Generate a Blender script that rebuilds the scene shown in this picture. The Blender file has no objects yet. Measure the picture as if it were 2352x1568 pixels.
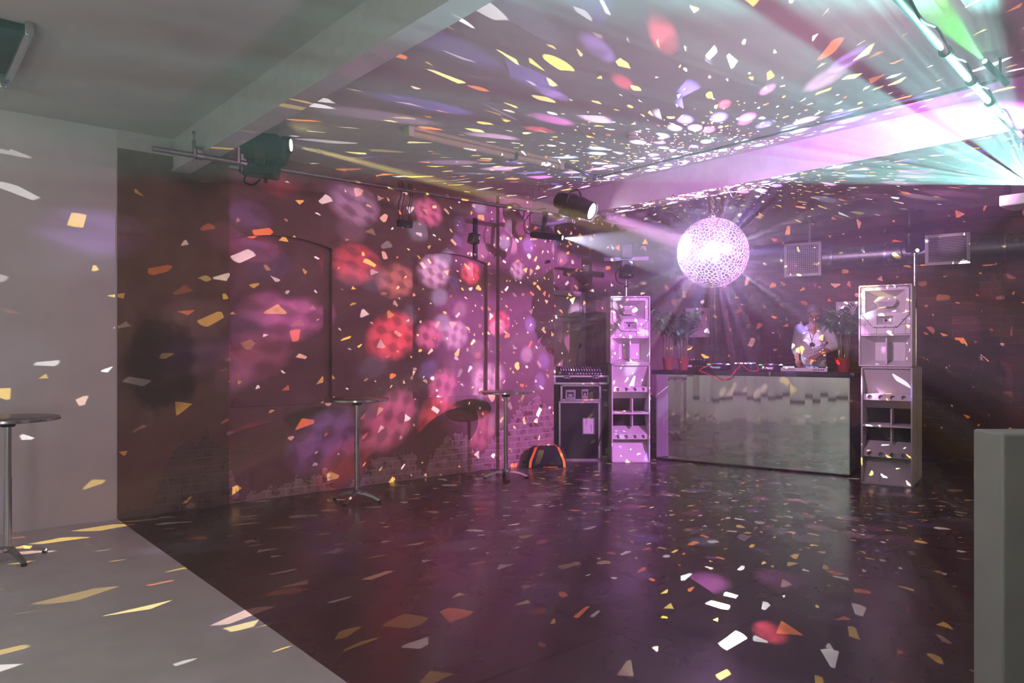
import bpy, bmesh, math, random
from mathutils import Vector, Matrix, Euler, noise
PI = math.pi
random.seed(7)
scene = bpy.context.scene
COL = scene.collection
scene.view_settings.view_transform = 'Standard'
scene.view_settings.look = 'None'
scene.view_settings.exposure = 0.0
scene.cycles.use_denoising = True
scene.cycles.use_light_tree = False
scene.cycles.use_adaptive_sampling = True
scene.cycles.adaptive_threshold = .08
scene.cycles.adaptive_min_samples = 16
scene.cycles.max_bounces = 4
scene.cycles.diffuse_bounces = 2
scene.cycles.glossy_bounces = 3
scene.cycles.transmission_bounces = 4
scene.cycles.transparent_max_bounces = 12
scene.cycles.volume_bounces = 0
scene.cycles.sample_clamp_indirect = 4.0
scene.cycles.caustics_reflective = False
scene.cycles.caustics_refractive = False

# ------------------------------------------------------------------ mesh builder
class MB:
    def __init__(s):
        s.v = []; s.f = []; s.m = []
    def add(s, vs, fs, mi=0):
        n = len(s.v)
        s.v += [Vector(p) for p in vs]
        s.f += [tuple(i + n for i in f) for f in fs]
        s.m += [mi] * len(fs)
        return s
    def box(s, c, d, rot=None, mi=0):
        x, y, z = d[0] / 2, d[1] / 2, d[2] / 2
        P = [Vector((i, j, k)) for i in (-x, x) for j in (-y, y) for k in (-z, z)]
        if rot is not None:
            R = Euler(rot).to_matrix(); P = [R @ p for p in P]
        c = Vector(c)
        return s.add([p + c for p in P], [(0, 1, 3, 2), (4, 6, 7, 5), (0, 4, 5, 1), (2, 3, 7, 6), (0, 2, 6, 4), (1, 5, 7, 3)], mi)
    def bx(s, x0, x1, y0, y1, z0, z1, mi=0):
        return s.box(((x0 + x1) / 2, (y0 + y1) / 2, (z0 + z1) / 2), (abs(x1 - x0), abs(y1 - y0), abs(z1 - z0)), None, mi)
    def quad(s, *p, mi=0):
        return s.add(p, [tuple(range(len(p)))], mi)
    def tube(s, pts, r, n=10, caps=True, mi=0):
        pts = [Vector(p) for p in pts]
        rs = r if isinstance(r, (list, tuple)) else [r] * len(pts)
        rings = []; up = None
        for i, p in enumerate(pts):
            t = (pts[min(i + 1, len(pts) - 1)] - pts[max(i - 1, 0)]).normalized()
            if up is None:
                up = Vector((0, 0, 1)) if abs(t.z) < .9 else Vector((1, 0, 0))
            a = t.cross(up)
            if a.length < 1e-5: a = t.cross(Vector((0, 1, 0)))
            a.normalize(); b = a.cross(t).normalized(); up = b
            rings.append([p + (a * math.cos(2 * PI * k / n) + b * math.sin(2 * PI * k / n)) * rs[i] for k in range(n)])
        vs = [q for r_ in rings for q in r_]; fs = []
        for i in range(len(pts) - 1):
            for k in range(n):
                k2 = (k + 1) % n
                fs.append((i * n + k, i * n + k2, (i + 1) * n + k2, (i + 1) * n + k))
        if caps:
            fs.append(tuple(range(n))[::-1]); fs.append(tuple((len(pts) - 1) * n + k for k in range(n)))
        return s.add(vs, fs, mi)
    def cyl(s, p0, p1, r0, r1=None, n=20, mi=0):
        return s.tube([p0, p1], [r0, r0 if r1 is None else r1], n, True, mi)
    def lathe(s, prof, n=32, c=(0, 0, 0), mi=0):
        c = Vector(c); vs = []; fs = []
        for r, z in prof:
            for k in range(n):
                vs.append(c + Vector((r * math.cos(2 * PI * k / n), r * math.sin(2 * PI * k / n), z)))
        for i in range(len(prof) - 1):
            for k in range(n):
                k2 = (k + 1) % n
                fs.append((i * n + k, i * n + k2, (i + 1) * n + k2, (i + 1) * n + k))
        if prof[0][0] > 1e-5: fs.append(tuple(range(n))[::-1])
        if prof[-1][0] > 1e-5: fs.append(tuple((len(prof) - 1) * n + k for k in range(n)))
        return s.add(vs, fs, mi)
    def prism(s, poly, d, mi=0):
        """poly: 3D polygon, extruded by vector d"""
        n = len(poly); d = Vector(d)
        vs = [Vector(p) for p in poly] + [Vector(p) + d for p in poly]
        fs = [tuple(range(n))[::-1], tuple(range(n, 2 * n))] + [(k, (k + 1) % n, n + (k + 1) % n, n + k) for k in range(n)]
        return s.add(vs, fs, mi)
    def frustum(s, ra, rb, mi=0, cap=True):
        """open funnel between two 4-point rings (ra front, rb inner), inner end capped"""
        n = len(ra)
        fs = [(k, (k + 1) % n, n + (k + 1) % n, n + k) for k in range(n)]
        if cap: fs.append(tuple(range(n, 2 * n)))
        return s.add(list(ra) + list(rb), fs, mi)
    def plate(s, x0, x1, z0, z1, holes, y=0, th=.018, mi=0):
        xs = sorted({x0, x1, *[h[0] for h in holes], *[h[1] for h in holes]})
        zs = sorted({z0, z1, *[h[2] for h in holes], *[h[3] for h in holes]})
        for i in range(len(xs) - 1):
            for k in range(len(zs) - 1):
                cx, cz = (xs[i] + xs[i + 1]) / 2, (zs[k] + zs[k + 1]) / 2
                if any(h[0] < cx < h[1] and h[2] < cz < h[3] for h in holes): continue
                s.bx(xs[i], xs[i + 1], y, y + th, zs[k], zs[k + 1], mi)
        return s
    def mesh(s, name):
        me = bpy.data.meshes.new(name)
        me.from_pydata([tuple(p) for p in s.v], [], s.f)
        me.polygons.foreach_set('material_index', s.m)
        bm = bmesh.new(); bm.from_mesh(me)
        bmesh.ops.recalc_face_normals(bm, faces=bm.faces)
        bm.to_mesh(me); bm.free()
        return me
    def build(s, name, mats, parent=None, loc=None, rz=0, smooth=True, bevel=0, recalc=True, sharp=35):
        me = s.mesh(name)
        if not isinstance(mats, (list, tuple)): mats = [mats]
        for m in mats: me.materials.append(m)
        if smooth:
            me.polygons.foreach_set('use_smooth', [True] * len(me.polygons))
            me.set_sharp_from_angle(angle=math.radians(sharp))
        o = bpy.data.objects.new(name, me); COL.objects.link(o)
        if parent is not None: o.parent = parent
        if loc is not None: o.location = loc
        o.rotation_euler.z = rz
        if bevel:
            b = o.modifiers.new('bevel', 'BEVEL'); b.width = bevel; b.segments = 2; b.limit_method = 'ANGLE'; b.angle_limit = math.radians(50)
        return o

def tag(o, label=None, cat=None, group=None, kind=None):
    if label: o['label'] = label
    if cat: o['category'] = cat
    if group: o['group'] = group
    if kind: o['kind'] = kind
    return o
def struct(o, label=None, cat=None):
    return tag(o, label, cat, None, 'structure')
def empty(name, label, cat, loc=(0, 0, 0), rz=0, group=None):
    o = bpy.data.objects.new(name, None); COL.objects.link(o)
    o.location = loc; o.rotation_euler.z = rz; o.empty_display_size = .1
    return tag(o, label, cat, group)
def copy_tree(o, parent=None):
    c = o.copy(); COL.objects.link(c)
    if parent is not None: c.parent = parent
    for ch in [x for x in o.children if x.type in ('MESH', 'EMPTY', 'FONT', 'CURVE')]: copy_tree(ch, c)
    return c

# ------------------------------------------------------------------ frames
F = 1700.0; HC = 1.6; CX = 1176.0; HY = 805.0
def P3(px, py, Y): return Vector(((px - CX) / F * Y, Y, HC - (py - HY) / F * Y))
def GR(px, py):
    Y = HC * F / (py - HY); return Vector(((px - CX) / F * Y, Y, 0))
TH = math.atan2(.6486, .761)                     # room axis: +a runs along the left wall away from the camera
RO = Vector((-3.77, 7.06, 0)); RU = Vector((math.cos(TH), math.sin(TH), 0)); RN = Vector((math.sin(TH), -math.cos(TH), 0))
def L(a, b, z): return RO + RU * a + RN * b + Vector((0, 0, z))
def onroom(o):                                    # local x = a, local y = -b
    o.location = RO; o.rotation_euler.z = TH; return o
CEIL = 3.70; BEAMZ = 3.38
cam_d = bpy.data.cameras.new('camera'); cam = bpy.data.objects.new('camera', cam_d); COL.objects.link(cam)
cam.location = (0, 0, HC); cam.rotation_euler = (PI / 2, 0, 0)
cam_d.sensor_width = 36; cam_d.lens = F / 2352 * 36; cam_d.shift_y = (HY - 784) / 2352; cam_d.clip_start = .05
scene.camera = cam
# ------------------------------------------------------------------ materials
def srgb(r, g, b):
    f = lambda c: (c / 255 / 12.92) if c / 255 <= .04045 else ((c / 255 + .055) / 1.055) ** 2.4
    return (f(r), f(g), f(b), 1)
class NT:
    def __init__(s, tree): s.t = tree; s.n = tree.nodes; s.l = tree.links
    def new(s, typ, **kw):
        n = s.n.new(typ)
        for k, v in kw.items():
            if k == 'ins':
                for i, x in v.items():
                    if hasattr(x, 'is_output'): s.l.new(x, n.inputs[i])
                    else: n.inputs[i].default_value = x
            else: setattr(n, k, v)
        return n
    def math(s, op, a, b=None, c=None, clamp=False):
        ins = {0: a}
        if b is not None: ins[1] = b
        if c is not None: ins[2] = c
        return s.new('ShaderNodeMath', operation=op, use_clamp=clamp, ins=ins).outputs[0]
    def vmath(s, op, a, b=None, out=0):
        ins = {0: a}
        if b is not None: ins[1] = b
        return s.new('ShaderNodeVectorMath', operation=op, ins=ins).outputs[out]
    def ss(s, x, lo, hi, a=0.0, b=1.0, lin=False):
        n = s.new('ShaderNodeMapRange', interpolation_type='LINEAR' if lin else 'SMOOTHSTEP', ins={0: x, 1: lo, 2: hi, 3: a, 4: b})
        return n.outputs[0]
    def mix(s, f, a, b, bt='MIX'):
        n = s.new('ShaderNodeMix', data_type='RGBA', blend_type=bt)
        for i, x in ((0, f), (6, a), (7, b)):
            if hasattr(x, 'is_output'): s.l.new(x, n.inputs[i])
            else: n.inputs[i].default_value = x
        return n.outputs[2]
    def ramp(s, x, stops, const=False):
        n = s.new('ShaderNodeValToRGB')
        s.l.new(x, n.inputs[0]); cr = n.color_ramp
        if const: cr.interpolation = 'CONSTANT'
        while len(cr.elements) < len(stops): cr.elements.new(.5)
        for e, (p, c) in zip(cr.elements, stops): e.position = p; e.color = c
        return n.outputs[0]
def newmat(name):
    m = bpy.data.materials.new(name); m.use_nodes = True
    nt = NT(m.node_tree); b = nt.n['Principled BSDF']
    return m, nt, b
def mat(name, col, rough=.5, metal=0, nscale=30, namt=.12, bump=0, spec=.5, emit=None, es=0):
    """plain surface with procedural mottling"""
    m, nt, b = newmat(name)
    tc = nt.new('ShaderNodeTexCoord').outputs['Object']
    nz = nt.new('ShaderNodeTexNoise', ins={'Vector': tc, 'Scale': nscale, 'Detail': 4.0}).outputs[0]
    k = nt.ss(nz, .3, .7, 1 - namt, 1 + namt * .6, True)
    c = nt.mix(1.0, col, nt.new('ShaderNodeCombineColor', ins={0: k, 1: k, 2: k}).outputs[0], 'MULTIPLY')
    nt.l.new(c, b.inputs['Base Color'])
    b.inputs['Roughness'].default_value = rough; b.inputs['Metallic'].default_value = metal
    b.inputs['Specular IOR Level'].default_value = spec
    if bump:
        bp = nt.new('ShaderNodeBump', ins={'Height': nz, 'Strength': bump, 'Distance': .01})
        nt.l.new(bp.outputs[0], b.inputs['Normal'])
    if emit is not None:
        b.inputs['Emission Color'].default_value = emit; b.inputs['Emission Strength'].default_value = es
    return m
M = {}
M['white_paint'] = mat('white paint', srgb(205, 203, 200), .7, nscale=3, namt=.06)
M['white_floor'] = mat('white floor paint', srgb(205, 200, 198), .38, nscale=4, namt=.08)
M['beam'] = mat('beam paint', srgb(208, 204, 202), .55, nscale=9, namt=.08)
M['speaker_white'] = mat('speaker white', srgb(214, 208, 206), .42, nscale=60, namt=.05)
M['black'] = mat('black plastic', srgb(17, 17, 20), .45, nscale=40, spec=.25)
M['black_metal'] = mat('black metal', srgb(26, 26, 28), .35, .3, nscale=40)
M['dark'] = mat('dark recess', srgb(14, 13, 14), .8)
M['rubber'] = mat('rubber', srgb(18, 18, 18), .7)
M['chrome'] = mat('chrome', srgb(215, 215, 218), .16, 1, nscale=15, namt=.05)
M['steel'] = mat('galvanised steel', srgb(150, 150, 152), .4, 1, nscale=25, namt=.2)
M['aluminium'] = mat('aluminium', srgb(190, 190, 192), .35, 1, nscale=30, namt=.1)
M['pipe'] = mat('scaffold pipe', srgb(135, 133, 132), .45, .8, nscale=20, namt=.2)
M['pipe_dark'] = mat('dull painted pipe', srgb(82, 84, 84), .6, .2, nscale=20, namt=.2)
M['case_black'] = mat('flight case laminate', srgb(11, 10, 13), .55, nscale=80, bump=.1, spec=.2)
M['paper'] = mat('paper', srgb(205, 202, 205), .8)
M['terracotta'] = mat('terracotta', srgb(132, 58, 40), .8, nscale=20, namt=.15)
M['redpot'] = mat('red plastic pot', srgb(140, 32, 34), .6)
M['soil'] = mat('soil', srgb(40, 28, 20), .95, nscale=60, namt=.4, bump=.4)
M['leaf'] = mat('palm leaf', srgb(48, 82, 40), .45, nscale=30, namt=.3)
M['stem'] = mat('palm stem', srgb(120, 112, 62), .6, nscale=30, namt=.3)
M['redcable'] = mat('red cable', srgb(200, 22, 36), .45)
M['fabric_black'] = mat('black nylon', srgb(20, 19, 22), .85, nscale=120, namt=.3, bump=.15)
M['orange'] = mat('orange webbing', srgb(225, 120, 24), .7)
M['shirt'] = mat('white shirt', srgb(214, 206, 206), .85, nscale=18, namt=.08, bump=.15)
M['trouser'] = mat('cream trousers', srgb(176, 168, 140), .85, nscale=30, namt=.1)
M['skin'] = mat('skin', srgb(176, 118, 94), .55, nscale=30, namt=.08)
M['hair'] = mat('grey hair', srgb(120, 116, 122), .7, nscale=60, namt=.35, bump=.4)
M['eye'] = mat('eye', srgb(60, 45, 40), .3)
M['cream'] = mat('cream plastic', srgb(198, 192, 172), .5, nscale=12, namt=.06)
M['olive'] = mat('aged diffuser', srgb(150, 140, 98), .5)
M['smoked'] = mat('table top laminate', srgb(92, 84, 86), .28, nscale=40)
M['blue_led'] = mat('blue led', srgb(40, 80, 255), .4, emit=srgb(60, 110, 255), es=4)
M['white_led'] = mat('white led', srgb(255, 255, 255), .4, emit=srgb(240, 240, 255), es=3)
M['green_led'] = mat('green led', srgb(30, 220, 80), .4, emit=srgb(30, 255, 90), es=3)
M['text'] = mat('pale print', srgb(190, 195, 215), .5, emit=srgb(170, 180, 220), es=.5)
M['lens_pink'] = mat('lit lens', srgb(255, 230, 255), .3, emit=srgb(255, 235, 255), es=14)
M['lens_white'] = mat('lit white lens', srgb(255, 255, 255), .3, emit=srgb(235, 240, 255), es=10)
M['lens_yellow'] = mat('lit yellow lens', srgb(255, 240, 170), .3, emit=srgb(255, 236, 150), es=8)
M['lens_green'] = mat('lit green lens', srgb(150, 255, 150), .3, emit=srgb(140, 255, 140), es=10)
M['lens_teal'] = mat('lit teal lens', srgb(220, 255, 250), .3, emit=srgb(220, 255, 250), es=30)
M['lens_dark'] = mat('dark lens', srgb(30, 30, 40), .08)

def floor_mat():
    m, nt, b = newmat('polished dark concrete')
    tc = nt.new('ShaderNodeTexCoord').outputs['Object']
    n1 = nt.new('ShaderNodeTexNoise', ins={'Vector': tc, 'Scale': 1.3, 'Detail': 6.0, 'Roughness': .6}).outputs[0]
    n2 = nt.new('ShaderNodeTexNoise', ins={'Vector': tc, 'Scale': 24.0, 'Detail': 5.0}).outputs[0]
    c = nt.ramp(n1, [(.3, srgb(58, 46, 46)), (.55, srgb(72, 58, 58)), (.75, srgb(86, 71, 69))])
    k = nt.ss(n2, .3, .7, .85, 1.1, True)
    c = nt.mix(1.0, c, nt.new('ShaderNodeCombineColor', ins={0: k, 1: k, 2: k}).outputs[0], 'MULTIPLY')
    sep = nt.new('ShaderNodeSeparateXYZ', ins={0: tc})
    wob = nt.math('MULTIPLY', nt.math('SUBTRACT', n2, .5), .02)
    j = None
    for ax, pos in ((0, 1.45), (0, 3.9), (1, -5.0), (1, -1.6)):
        d = nt.math('ABSOLUTE', nt.math('SUBTRACT', nt.math('ADD', sep.outputs[ax], wob), pos))
        x = nt.ss(d, .004, .016, 0, 1)
        j = x if j is None else nt.math('MULTIPLY', j, x)
    c = nt.mix(j, srgb(30, 24, 24), c)
    nt.l.new(c, b.inputs['Base Color'])
    r = nt.ss(n1, .3, .7, .2, .34, True)
    nt.l.new(r, b.inputs['Roughness'])
    b.inputs['Specular IOR Level'].default_value = .6
    bp = nt.new('ShaderNodeBump', ins={'Height': n2, 'Strength': .04, 'Distance': .004})
    nt.l.new(bp.outputs[0], b.inputs['Normal'])
    return m
M['floor'] = floor_mat()

def plaster_mat():
    """old plaster in room coordinates (x along the wall, z up) with bare brick low down"""
    m, nt, b = newmat('old plaster')
    tc = nt.new('ShaderNodeTexCoord').outputs['Object']
    sep = nt.new('ShaderNodeSeparateXYZ', ins={0: tc}); X, Z = sep.outputs[0], sep.outputs[2]
    n1 = nt.new('ShaderNodeTexNoise', ins={'Vector': tc, 'Scale': 1.1, 'Detail': 7.0, 'Roughness': .62}).outputs[0]
    n2 = nt.new('ShaderNodeTexNoise', ins={'Vector': tc, 'Scale': 9.0, 'Detail': 6.0, 'Roughness': .65}).outputs[0]
    n3 = nt.new('ShaderNodeTexNoise', ins={'Vector': tc, 'Scale': 2.6, 'Detail': 5.0, 'Roughness': .6}).outputs[0]
    mauve = nt.ramp(n1, [(.3, srgb(124, 96, 98)), (.5, srgb(142, 110, 113)), (.72, srgb(158, 126, 128))])
    brown = nt.ramp(n1, [(.25, srgb(78, 64, 58)), (.5, srgb(112, 91, 79)), (.7, srgb(128, 106, 92))])
    sec = nt.ss(X, 1.045, 1.06)
    c = nt.mix(sec, brown, mauve)
    # warm band low on the wall
    low = nt.ss(nt.math('ADD', Z, nt.math('MULTIPLY', n3, .5)), .9, 1.3, 1, 0)
    c = nt.mix(nt.math('MULTIPLY', low, .6), c, srgb(116, 78, 74))
    # dark patch on the first bay
    dx = nt.math('DIVIDE', nt.math('SUBTRACT', X, .38), .34); dz = nt.math('DIVIDE', nt.math('SUBTRACT', Z, 1.45), .55)
    d = nt.math('ADD', nt.math('ADD', nt.math('MULTIPLY', dx, dx), nt.math('MULTIPLY', dz, dz)), nt.math('MULTIPLY', nt.math('SUBTRACT', n3, .5), 2.4))
    c = nt.mix(nt.ss(d, .55, 1.15, .75, 0), c, srgb(44, 37, 38))
    # white painted band at the top of the first bay
    topb = nt.math('MULTIPLY', nt.math('GREATER_THAN', Z, 3.53), nt.math('LESS_THAN', X, .62))
    c = nt.mix(topb, c, srgb(196, 190, 186))
    # bare brick where the plaster has fallen off
    h1 = nt.ramp(nt.math('DIVIDE', X, 6.0), [(0, (.02,) * 3 + (1,)), (.05, (.05,) * 3 + (1,)), (.08, (.55,) * 3 + (1,)), (.13, (.72,) * 3 + (1,)), (.175, (.5,) * 3 + (1,)), (.2, (.03,) * 3 + (1,)),
        (.27, (.14,) * 3 + (1,)), (.36, (.22,) * 3 + (1,)), (.38, (.02,) * 3 + (1,)), (.43, (.05,) * 3 + (1,)), (.46, (.3,) * 3 + (1,)), (.56, (.33,) * 3 + (1,)), (.58, (.06,) * 3 + (1,)), (.62, (.4,) * 3 + (1,)), (.66, (.52,) * 3 + (1,)),
        (.7, (.45,) * 3 + (1,)), (.735, (.2,) * 3 + (1,)), (.79, (.52,) * 3 + (1,)), (.84, (.8,) * 3 + (1,)), (.9, (.95,) * 3 + (1,)), (.95, (.7,) * 3 + (1,))])
    # ramp has at most 32 stops
    edge = nt.math('SUBTRACT', nt.math('ADD', h1, nt.math('MULTIPLY', nt.math('SUBTRACT', n2, .5), .7)), Z)
    bare = nt.ss(edge, 0, .012)
    cv = nt.new('ShaderNodeCombineXYZ', ins={0: X, 1: Z, 2: 0.0}).outputs[0]
    br = nt.new('ShaderNodeTexBrick', ins={'Vector': cv, 'Color1': srgb(132, 66, 58), 'Color2': srgb(98, 58, 52), 'Mortar': srgb(172, 148, 144), 'Scale': 1.0, 'Mortar Size': .012, 'Mortar Smooth': .3, 'Brick Width': .225, 'Row Height': .085})
    worn = nt.ss(n2, .36, .5)
    bc = nt.mix(nt.math('MULTIPLY', worn, .7), br.outputs[0], srgb(172, 148, 146))
    first = nt.math('LESS_THAN', X, 1.05)
    bc = nt.mix(nt.math('MULTIPLY', first, .75), bc, srgb(50, 42, 38))
    c = nt.mix(bare, c, bc)
    rim = nt.math('MULTIPLY', nt.ss(edge, -.012, 0), nt.ss(edge, .0, .02, 1, 0))
    c = nt.mix(nt.math('MULTIPLY', rim, .7), c, srgb(52, 40, 38))
    # pits and specks
    vo = nt.new('ShaderNodeTexVoronoi', ins={'Vector': tc, 'Scale': 14.0}).outputs['Distance']
    c = nt.mix(nt.ss(vo, .03, .05, .55, 0), c, srgb(40, 30, 30))
    k = nt.ss(n2, .3, .72, .86, 1.08, True)
    c = nt.mix(1.0, c, nt.new('ShaderNodeCombineColor', ins={0: k, 1: k, 2: k}).outputs[0], 'MULTIPLY')
    nt.l.new(c, b.inputs['Base Color']); b.inputs['Roughness'].default_value = .75
    b.inputs['Specular IOR Level'].default_value = .25
    hgt = nt.math('SUBTRACT', nt.math('MULTIPLY', n2, .35), nt.math('MULTIPLY', bare, nt.math('ADD', .6, nt.math('MULTIPLY', br.outputs['Fac'], .5))))
    bp = nt.new('ShaderNodeBump', ins={'Height': hgt, 'Strength': .5, 'Distance': .02})
    nt.l.new(bp.outputs[0], b.inputs['Normal'])
    return m
M['plaster'] = plaster_mat()

def brick_mat():
    m, nt, b = newmat('dark red brick')
    tc = nt.new('ShaderNodeTexCoord').outputs['Object']
    sep = nt.new('ShaderNodeSeparateXYZ', ins={0: tc}); X, Z = sep.outputs[0], sep.outputs[2]
    cv = nt.new('ShaderNodeCombineXYZ', ins={0: X, 1: Z, 2: 0.0}).outputs[0]
    br = nt.new('ShaderNodeTexBrick', ins={'Vector': cv, 'Color1': srgb(122, 50, 42), 'Color2': srgb(88, 38, 36), 'Mortar': srgb(104, 84, 80), 'Scale': 1.0, 'Mortar Size': .006, 'Mortar Smooth': .25, 'Brick Width': .24, 'Row Height': .1, 'Bias': -.1})
    n1 = nt.new('ShaderNodeTexNoise', ins={'Vector': tc, 'Scale': .8, 'Detail': 6.0, 'Roughness': .62}).outputs[0]
    n2 = nt.new('ShaderNodeTexNoise', ins={'Vector': tc, 'Scale': 20.0, 'Detail': 5.0, 'Roughness': .65}).outputs[0]
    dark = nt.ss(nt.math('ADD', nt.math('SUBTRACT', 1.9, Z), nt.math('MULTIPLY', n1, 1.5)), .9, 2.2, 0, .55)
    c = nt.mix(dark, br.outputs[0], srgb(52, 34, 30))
    k = nt.ss(n2, .3, .7, .7, 1.15, True)
    c = nt.mix(1.0, c, nt.new('ShaderNodeCombineColor', ins={0: k, 1: k, 2: k}).outputs[0], 'MULTIPLY')
    # whitewashed return beside the corner
    c = nt.mix(nt.ss(nt.math('ADD', X, nt.math('MULTIPLY', nt.math('SUBTRACT', n1, .5), .1)), .30, .33, 1, 0), c, srgb(150, 130, 130))
    nt.l.new(c, b.inputs['Base Color']); b.inputs['Roughness'].default_value = .8
    hgt = nt.math('ADD', nt.math('MULTIPLY', br.outputs['Fac'], -1.0), nt.math('MULTIPLY', n2, .4))
    bp = nt.new('ShaderNodeBump', ins={'Height': hgt, 'Strength': .6, 'Distance': .012})
    nt.l.new(bp.outputs[0], b.inputs['Normal'])
    return m
M['brick'] = brick_mat()

def chipped_mat():
    m, nt, b = newmat('chipped beam flange paint')
    tc = nt.new('ShaderNodeTexCoord').outputs['Object']
    n1 = nt.new('ShaderNodeTexNoise', ins={'Vector': tc, 'Scale': 5.0, 'Detail': 6.0, 'Roughness': .6}).outputs[0]
    c = nt.mix(nt.ss(n1, .68, .7), srgb(208, 202, 202), srgb(60, 48, 42))
    nt.l.new(c, b.inputs['Base Color']); b.inputs['Roughness'].default_value = .5
    return m
M['flange'] = chipped_mat()

def mirror_mat(name, T, col, rough, emit=None, es=0):
    """one-way mirror: mostly mirror from outside, lets a little light from the lamp inside through"""
    m, nt, b = newmat(name)
    b.inputs['Base Color'].default_value = col; b.inputs['Metallic'].default_value = 1; b.inputs['Roughness'].default_value = rough
    if emit is not None:
        b.inputs['Emission Color'].default_value = emit; b.inputs['Emission Strength'].default_value = es
    out = nt.n['Material Output']
    tr = nt.new('ShaderNodeBsdfTransparent')
    geo = nt.new('ShaderNodeNewGeometry')
    f = nt.math('MAXIMUM', geo.outputs['Backfacing'], T)
    mx = nt.new('ShaderNodeMixShader', ins={0: f, 1: b.outputs[0], 2: tr.outputs[0]})
    nt.l.new(mx.outputs[0], out.inputs[0])
    return m, nt, b
TB = .12
M['shard'], _nt, _b = mirror_mat('mirror shard', TB, (.97, .93, .97, 1), .16)
M['grout'], _nt, _b = mirror_mat('glowing white grout', TB, (.95, .9, .9, 1), .6, (1, .82, .88, 1), .18)  # faint glow put into the grout so the ball looks brightly lit
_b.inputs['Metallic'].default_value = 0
m, nt, b = newmat('mirror panel'); M['mirror'] = m
b.inputs['Metallic'].default_value = 1; b.inputs['Roughness'].default_value = .03; b.inputs['Base Color'].default_value = (.86, .86, .85, 1)
tc = nt.new('ShaderNodeTexCoord').outputs['Object']
nz = nt.new('ShaderNodeTexNoise', ins={'Vector': tc, 'Scale': 2.5, 'Detail': 2.0}).outputs[0]
nt.l.new(nt.ss(nz, .3, .7, .02, .06, True), b.inputs['Roughness'])
# ------------------------------------------------------------------ the setting
A0, A1, B1 = -8.5, 10.5, 12.5
o = struct(onroom(MB().bx(0, A1 + 1.5, -B1, 1.0, -.1, 0).build('floor', M['floor'], smooth=False)), 'dark polished concrete dance floor', 'floor')
o = struct(onroom(MB().bx(A0, 0, -B1, .3, -.1, 0).build('floor_painted', M['white_floor'], smooth=False)), 'white painted floor of the front bay', 'floor')
o = struct(onroom(MB().bx(A0, A1 + 1.5, -B1, 1.0, CEIL, CEIL + .1).build('ceiling', M['white_paint'], smooth=False)), 'white painted ceiling', 'ceiling')
o = struct(onroom(MB().bx(A0, 0, -.02, .3, 0, CEIL).build('wall_front_left', M['white_paint'], smooth=False)), 'plain white painted wall of the front bay at left', 'wall')
o = struct(onroom(MB().bx(A0 - .2, A0, -B1, .3, 0, CEIL).build('wall_back', M['white_paint'], smooth=False)), 'white wall behind the camera', 'wall')
o = struct(onroom(MB().bx(A0, A0 + .02, -B1, 0, 0, .12).build('baseboard_back', M['dark'], smooth=False)))
o = struct(onroom(MB().bx(A0, A1 + 1.5, -B1 - .2, -B1, 0, CEIL).build('wall_right', M['white_paint'], smooth=False)), 'wall on the right, out of the picture', 'wall')

def arch_loop(x0, x1, z0, zs, zc, n=16):
    pts = [(x0, z0), (x1, z0)]
    w = (x1 - x0) / 2; h = zc - zs; R = (w * w + h * h) / (2 * h); cx = (x0 + x1) / 2; cz = zc - R
    a = math.asin(w / R)
    for k in range(n + 1):
        t = a - 2 * a * k / n
        pts.append((cx + R * math.sin(t), cz + R * math.cos(t)))
    return pts
def wall_with_recess(outer, holes, y, depth):
    """planar wall at local y with arched recesses pushed back by depth"""
    bm = bmesh.new(); edges = []
    def loop(pts):
        vs = [bm.verts.new((x, y, z)) for x, z in pts]
        for i in range(len(vs)): edges.append(bm.edges.new((vs[i], vs[(i + 1) % len(vs)])))
        return vs
    loop(outer); hl = [loop(h) for h in holes]
    bmesh.ops.triangle_fill(bm, edges=edges, use_beauty=True, use_dissolve=False, normal=(0, -1, 0))
    for vs in hl:
        back = [bm.verts.new((v.co.x, y + depth, v.co.z)) for v in vs]
        n = len(vs)
        for i in range(n):
            bm.faces.new((vs[i], vs[(i + 1) % n], back[(i + 1) % n], back[i]))
        bm.faces.new(back)
    mb = MB(); bm.verts.index_update()
    mb.add([v.co.copy() for v in bm.verts], [tuple(v.index for v in f.verts) for f in bm.faces]); bm.free()
    return mb
# left wall, main run with two blind arched niches
mb = wall_with_recess([(1.056, 0), (4.67, 0), (4.67, CEIL), (1.056, CEIL)],
                      [arch_loop(1.075, 2.237, 1.0, 2.77, 2.86), arch_loop(3.33, 4.52, 1.0, 2.77, 2.86)], 0, .07)
mb.bx(0, 1.056, -.03, .25, 0, CEIL)                 # darker first pier
mb.bx(4.67, 5.69, -.07, .75, 0, CEIL)                # projecting pier
# recess with the door, then pier and run to the corner
mb2 = wall_with_recess([(5.69, 0), (9.9, 0), (9.9, CEIL), (5.69, CEIL)], [arch_loop(5.75, 7.02, .0, 2.66, 2.90)], .45, .2)
mb.add(mb2.v, mb2.f)
mb.bx(7.02, 7.42, .35, .55, 0, 2.44)
struct(onroom(mb.build('wall_left', M['plaster'], smooth=False)), 'worn mauve plaster wall on the left with arched blind niches and bare brick patches', 'wall')
mb = MB(); mb.bx(6.96, 7.52, .28, .47, 2.46, 2.53); mb.bx(6.99, 7.49, .31, .47, 2.42, 2.46)
struct(onroom(mb.build('trim_1', M['plaster'], smooth=False)), 'ledge capping the pier beside the door', 'trim')
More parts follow.
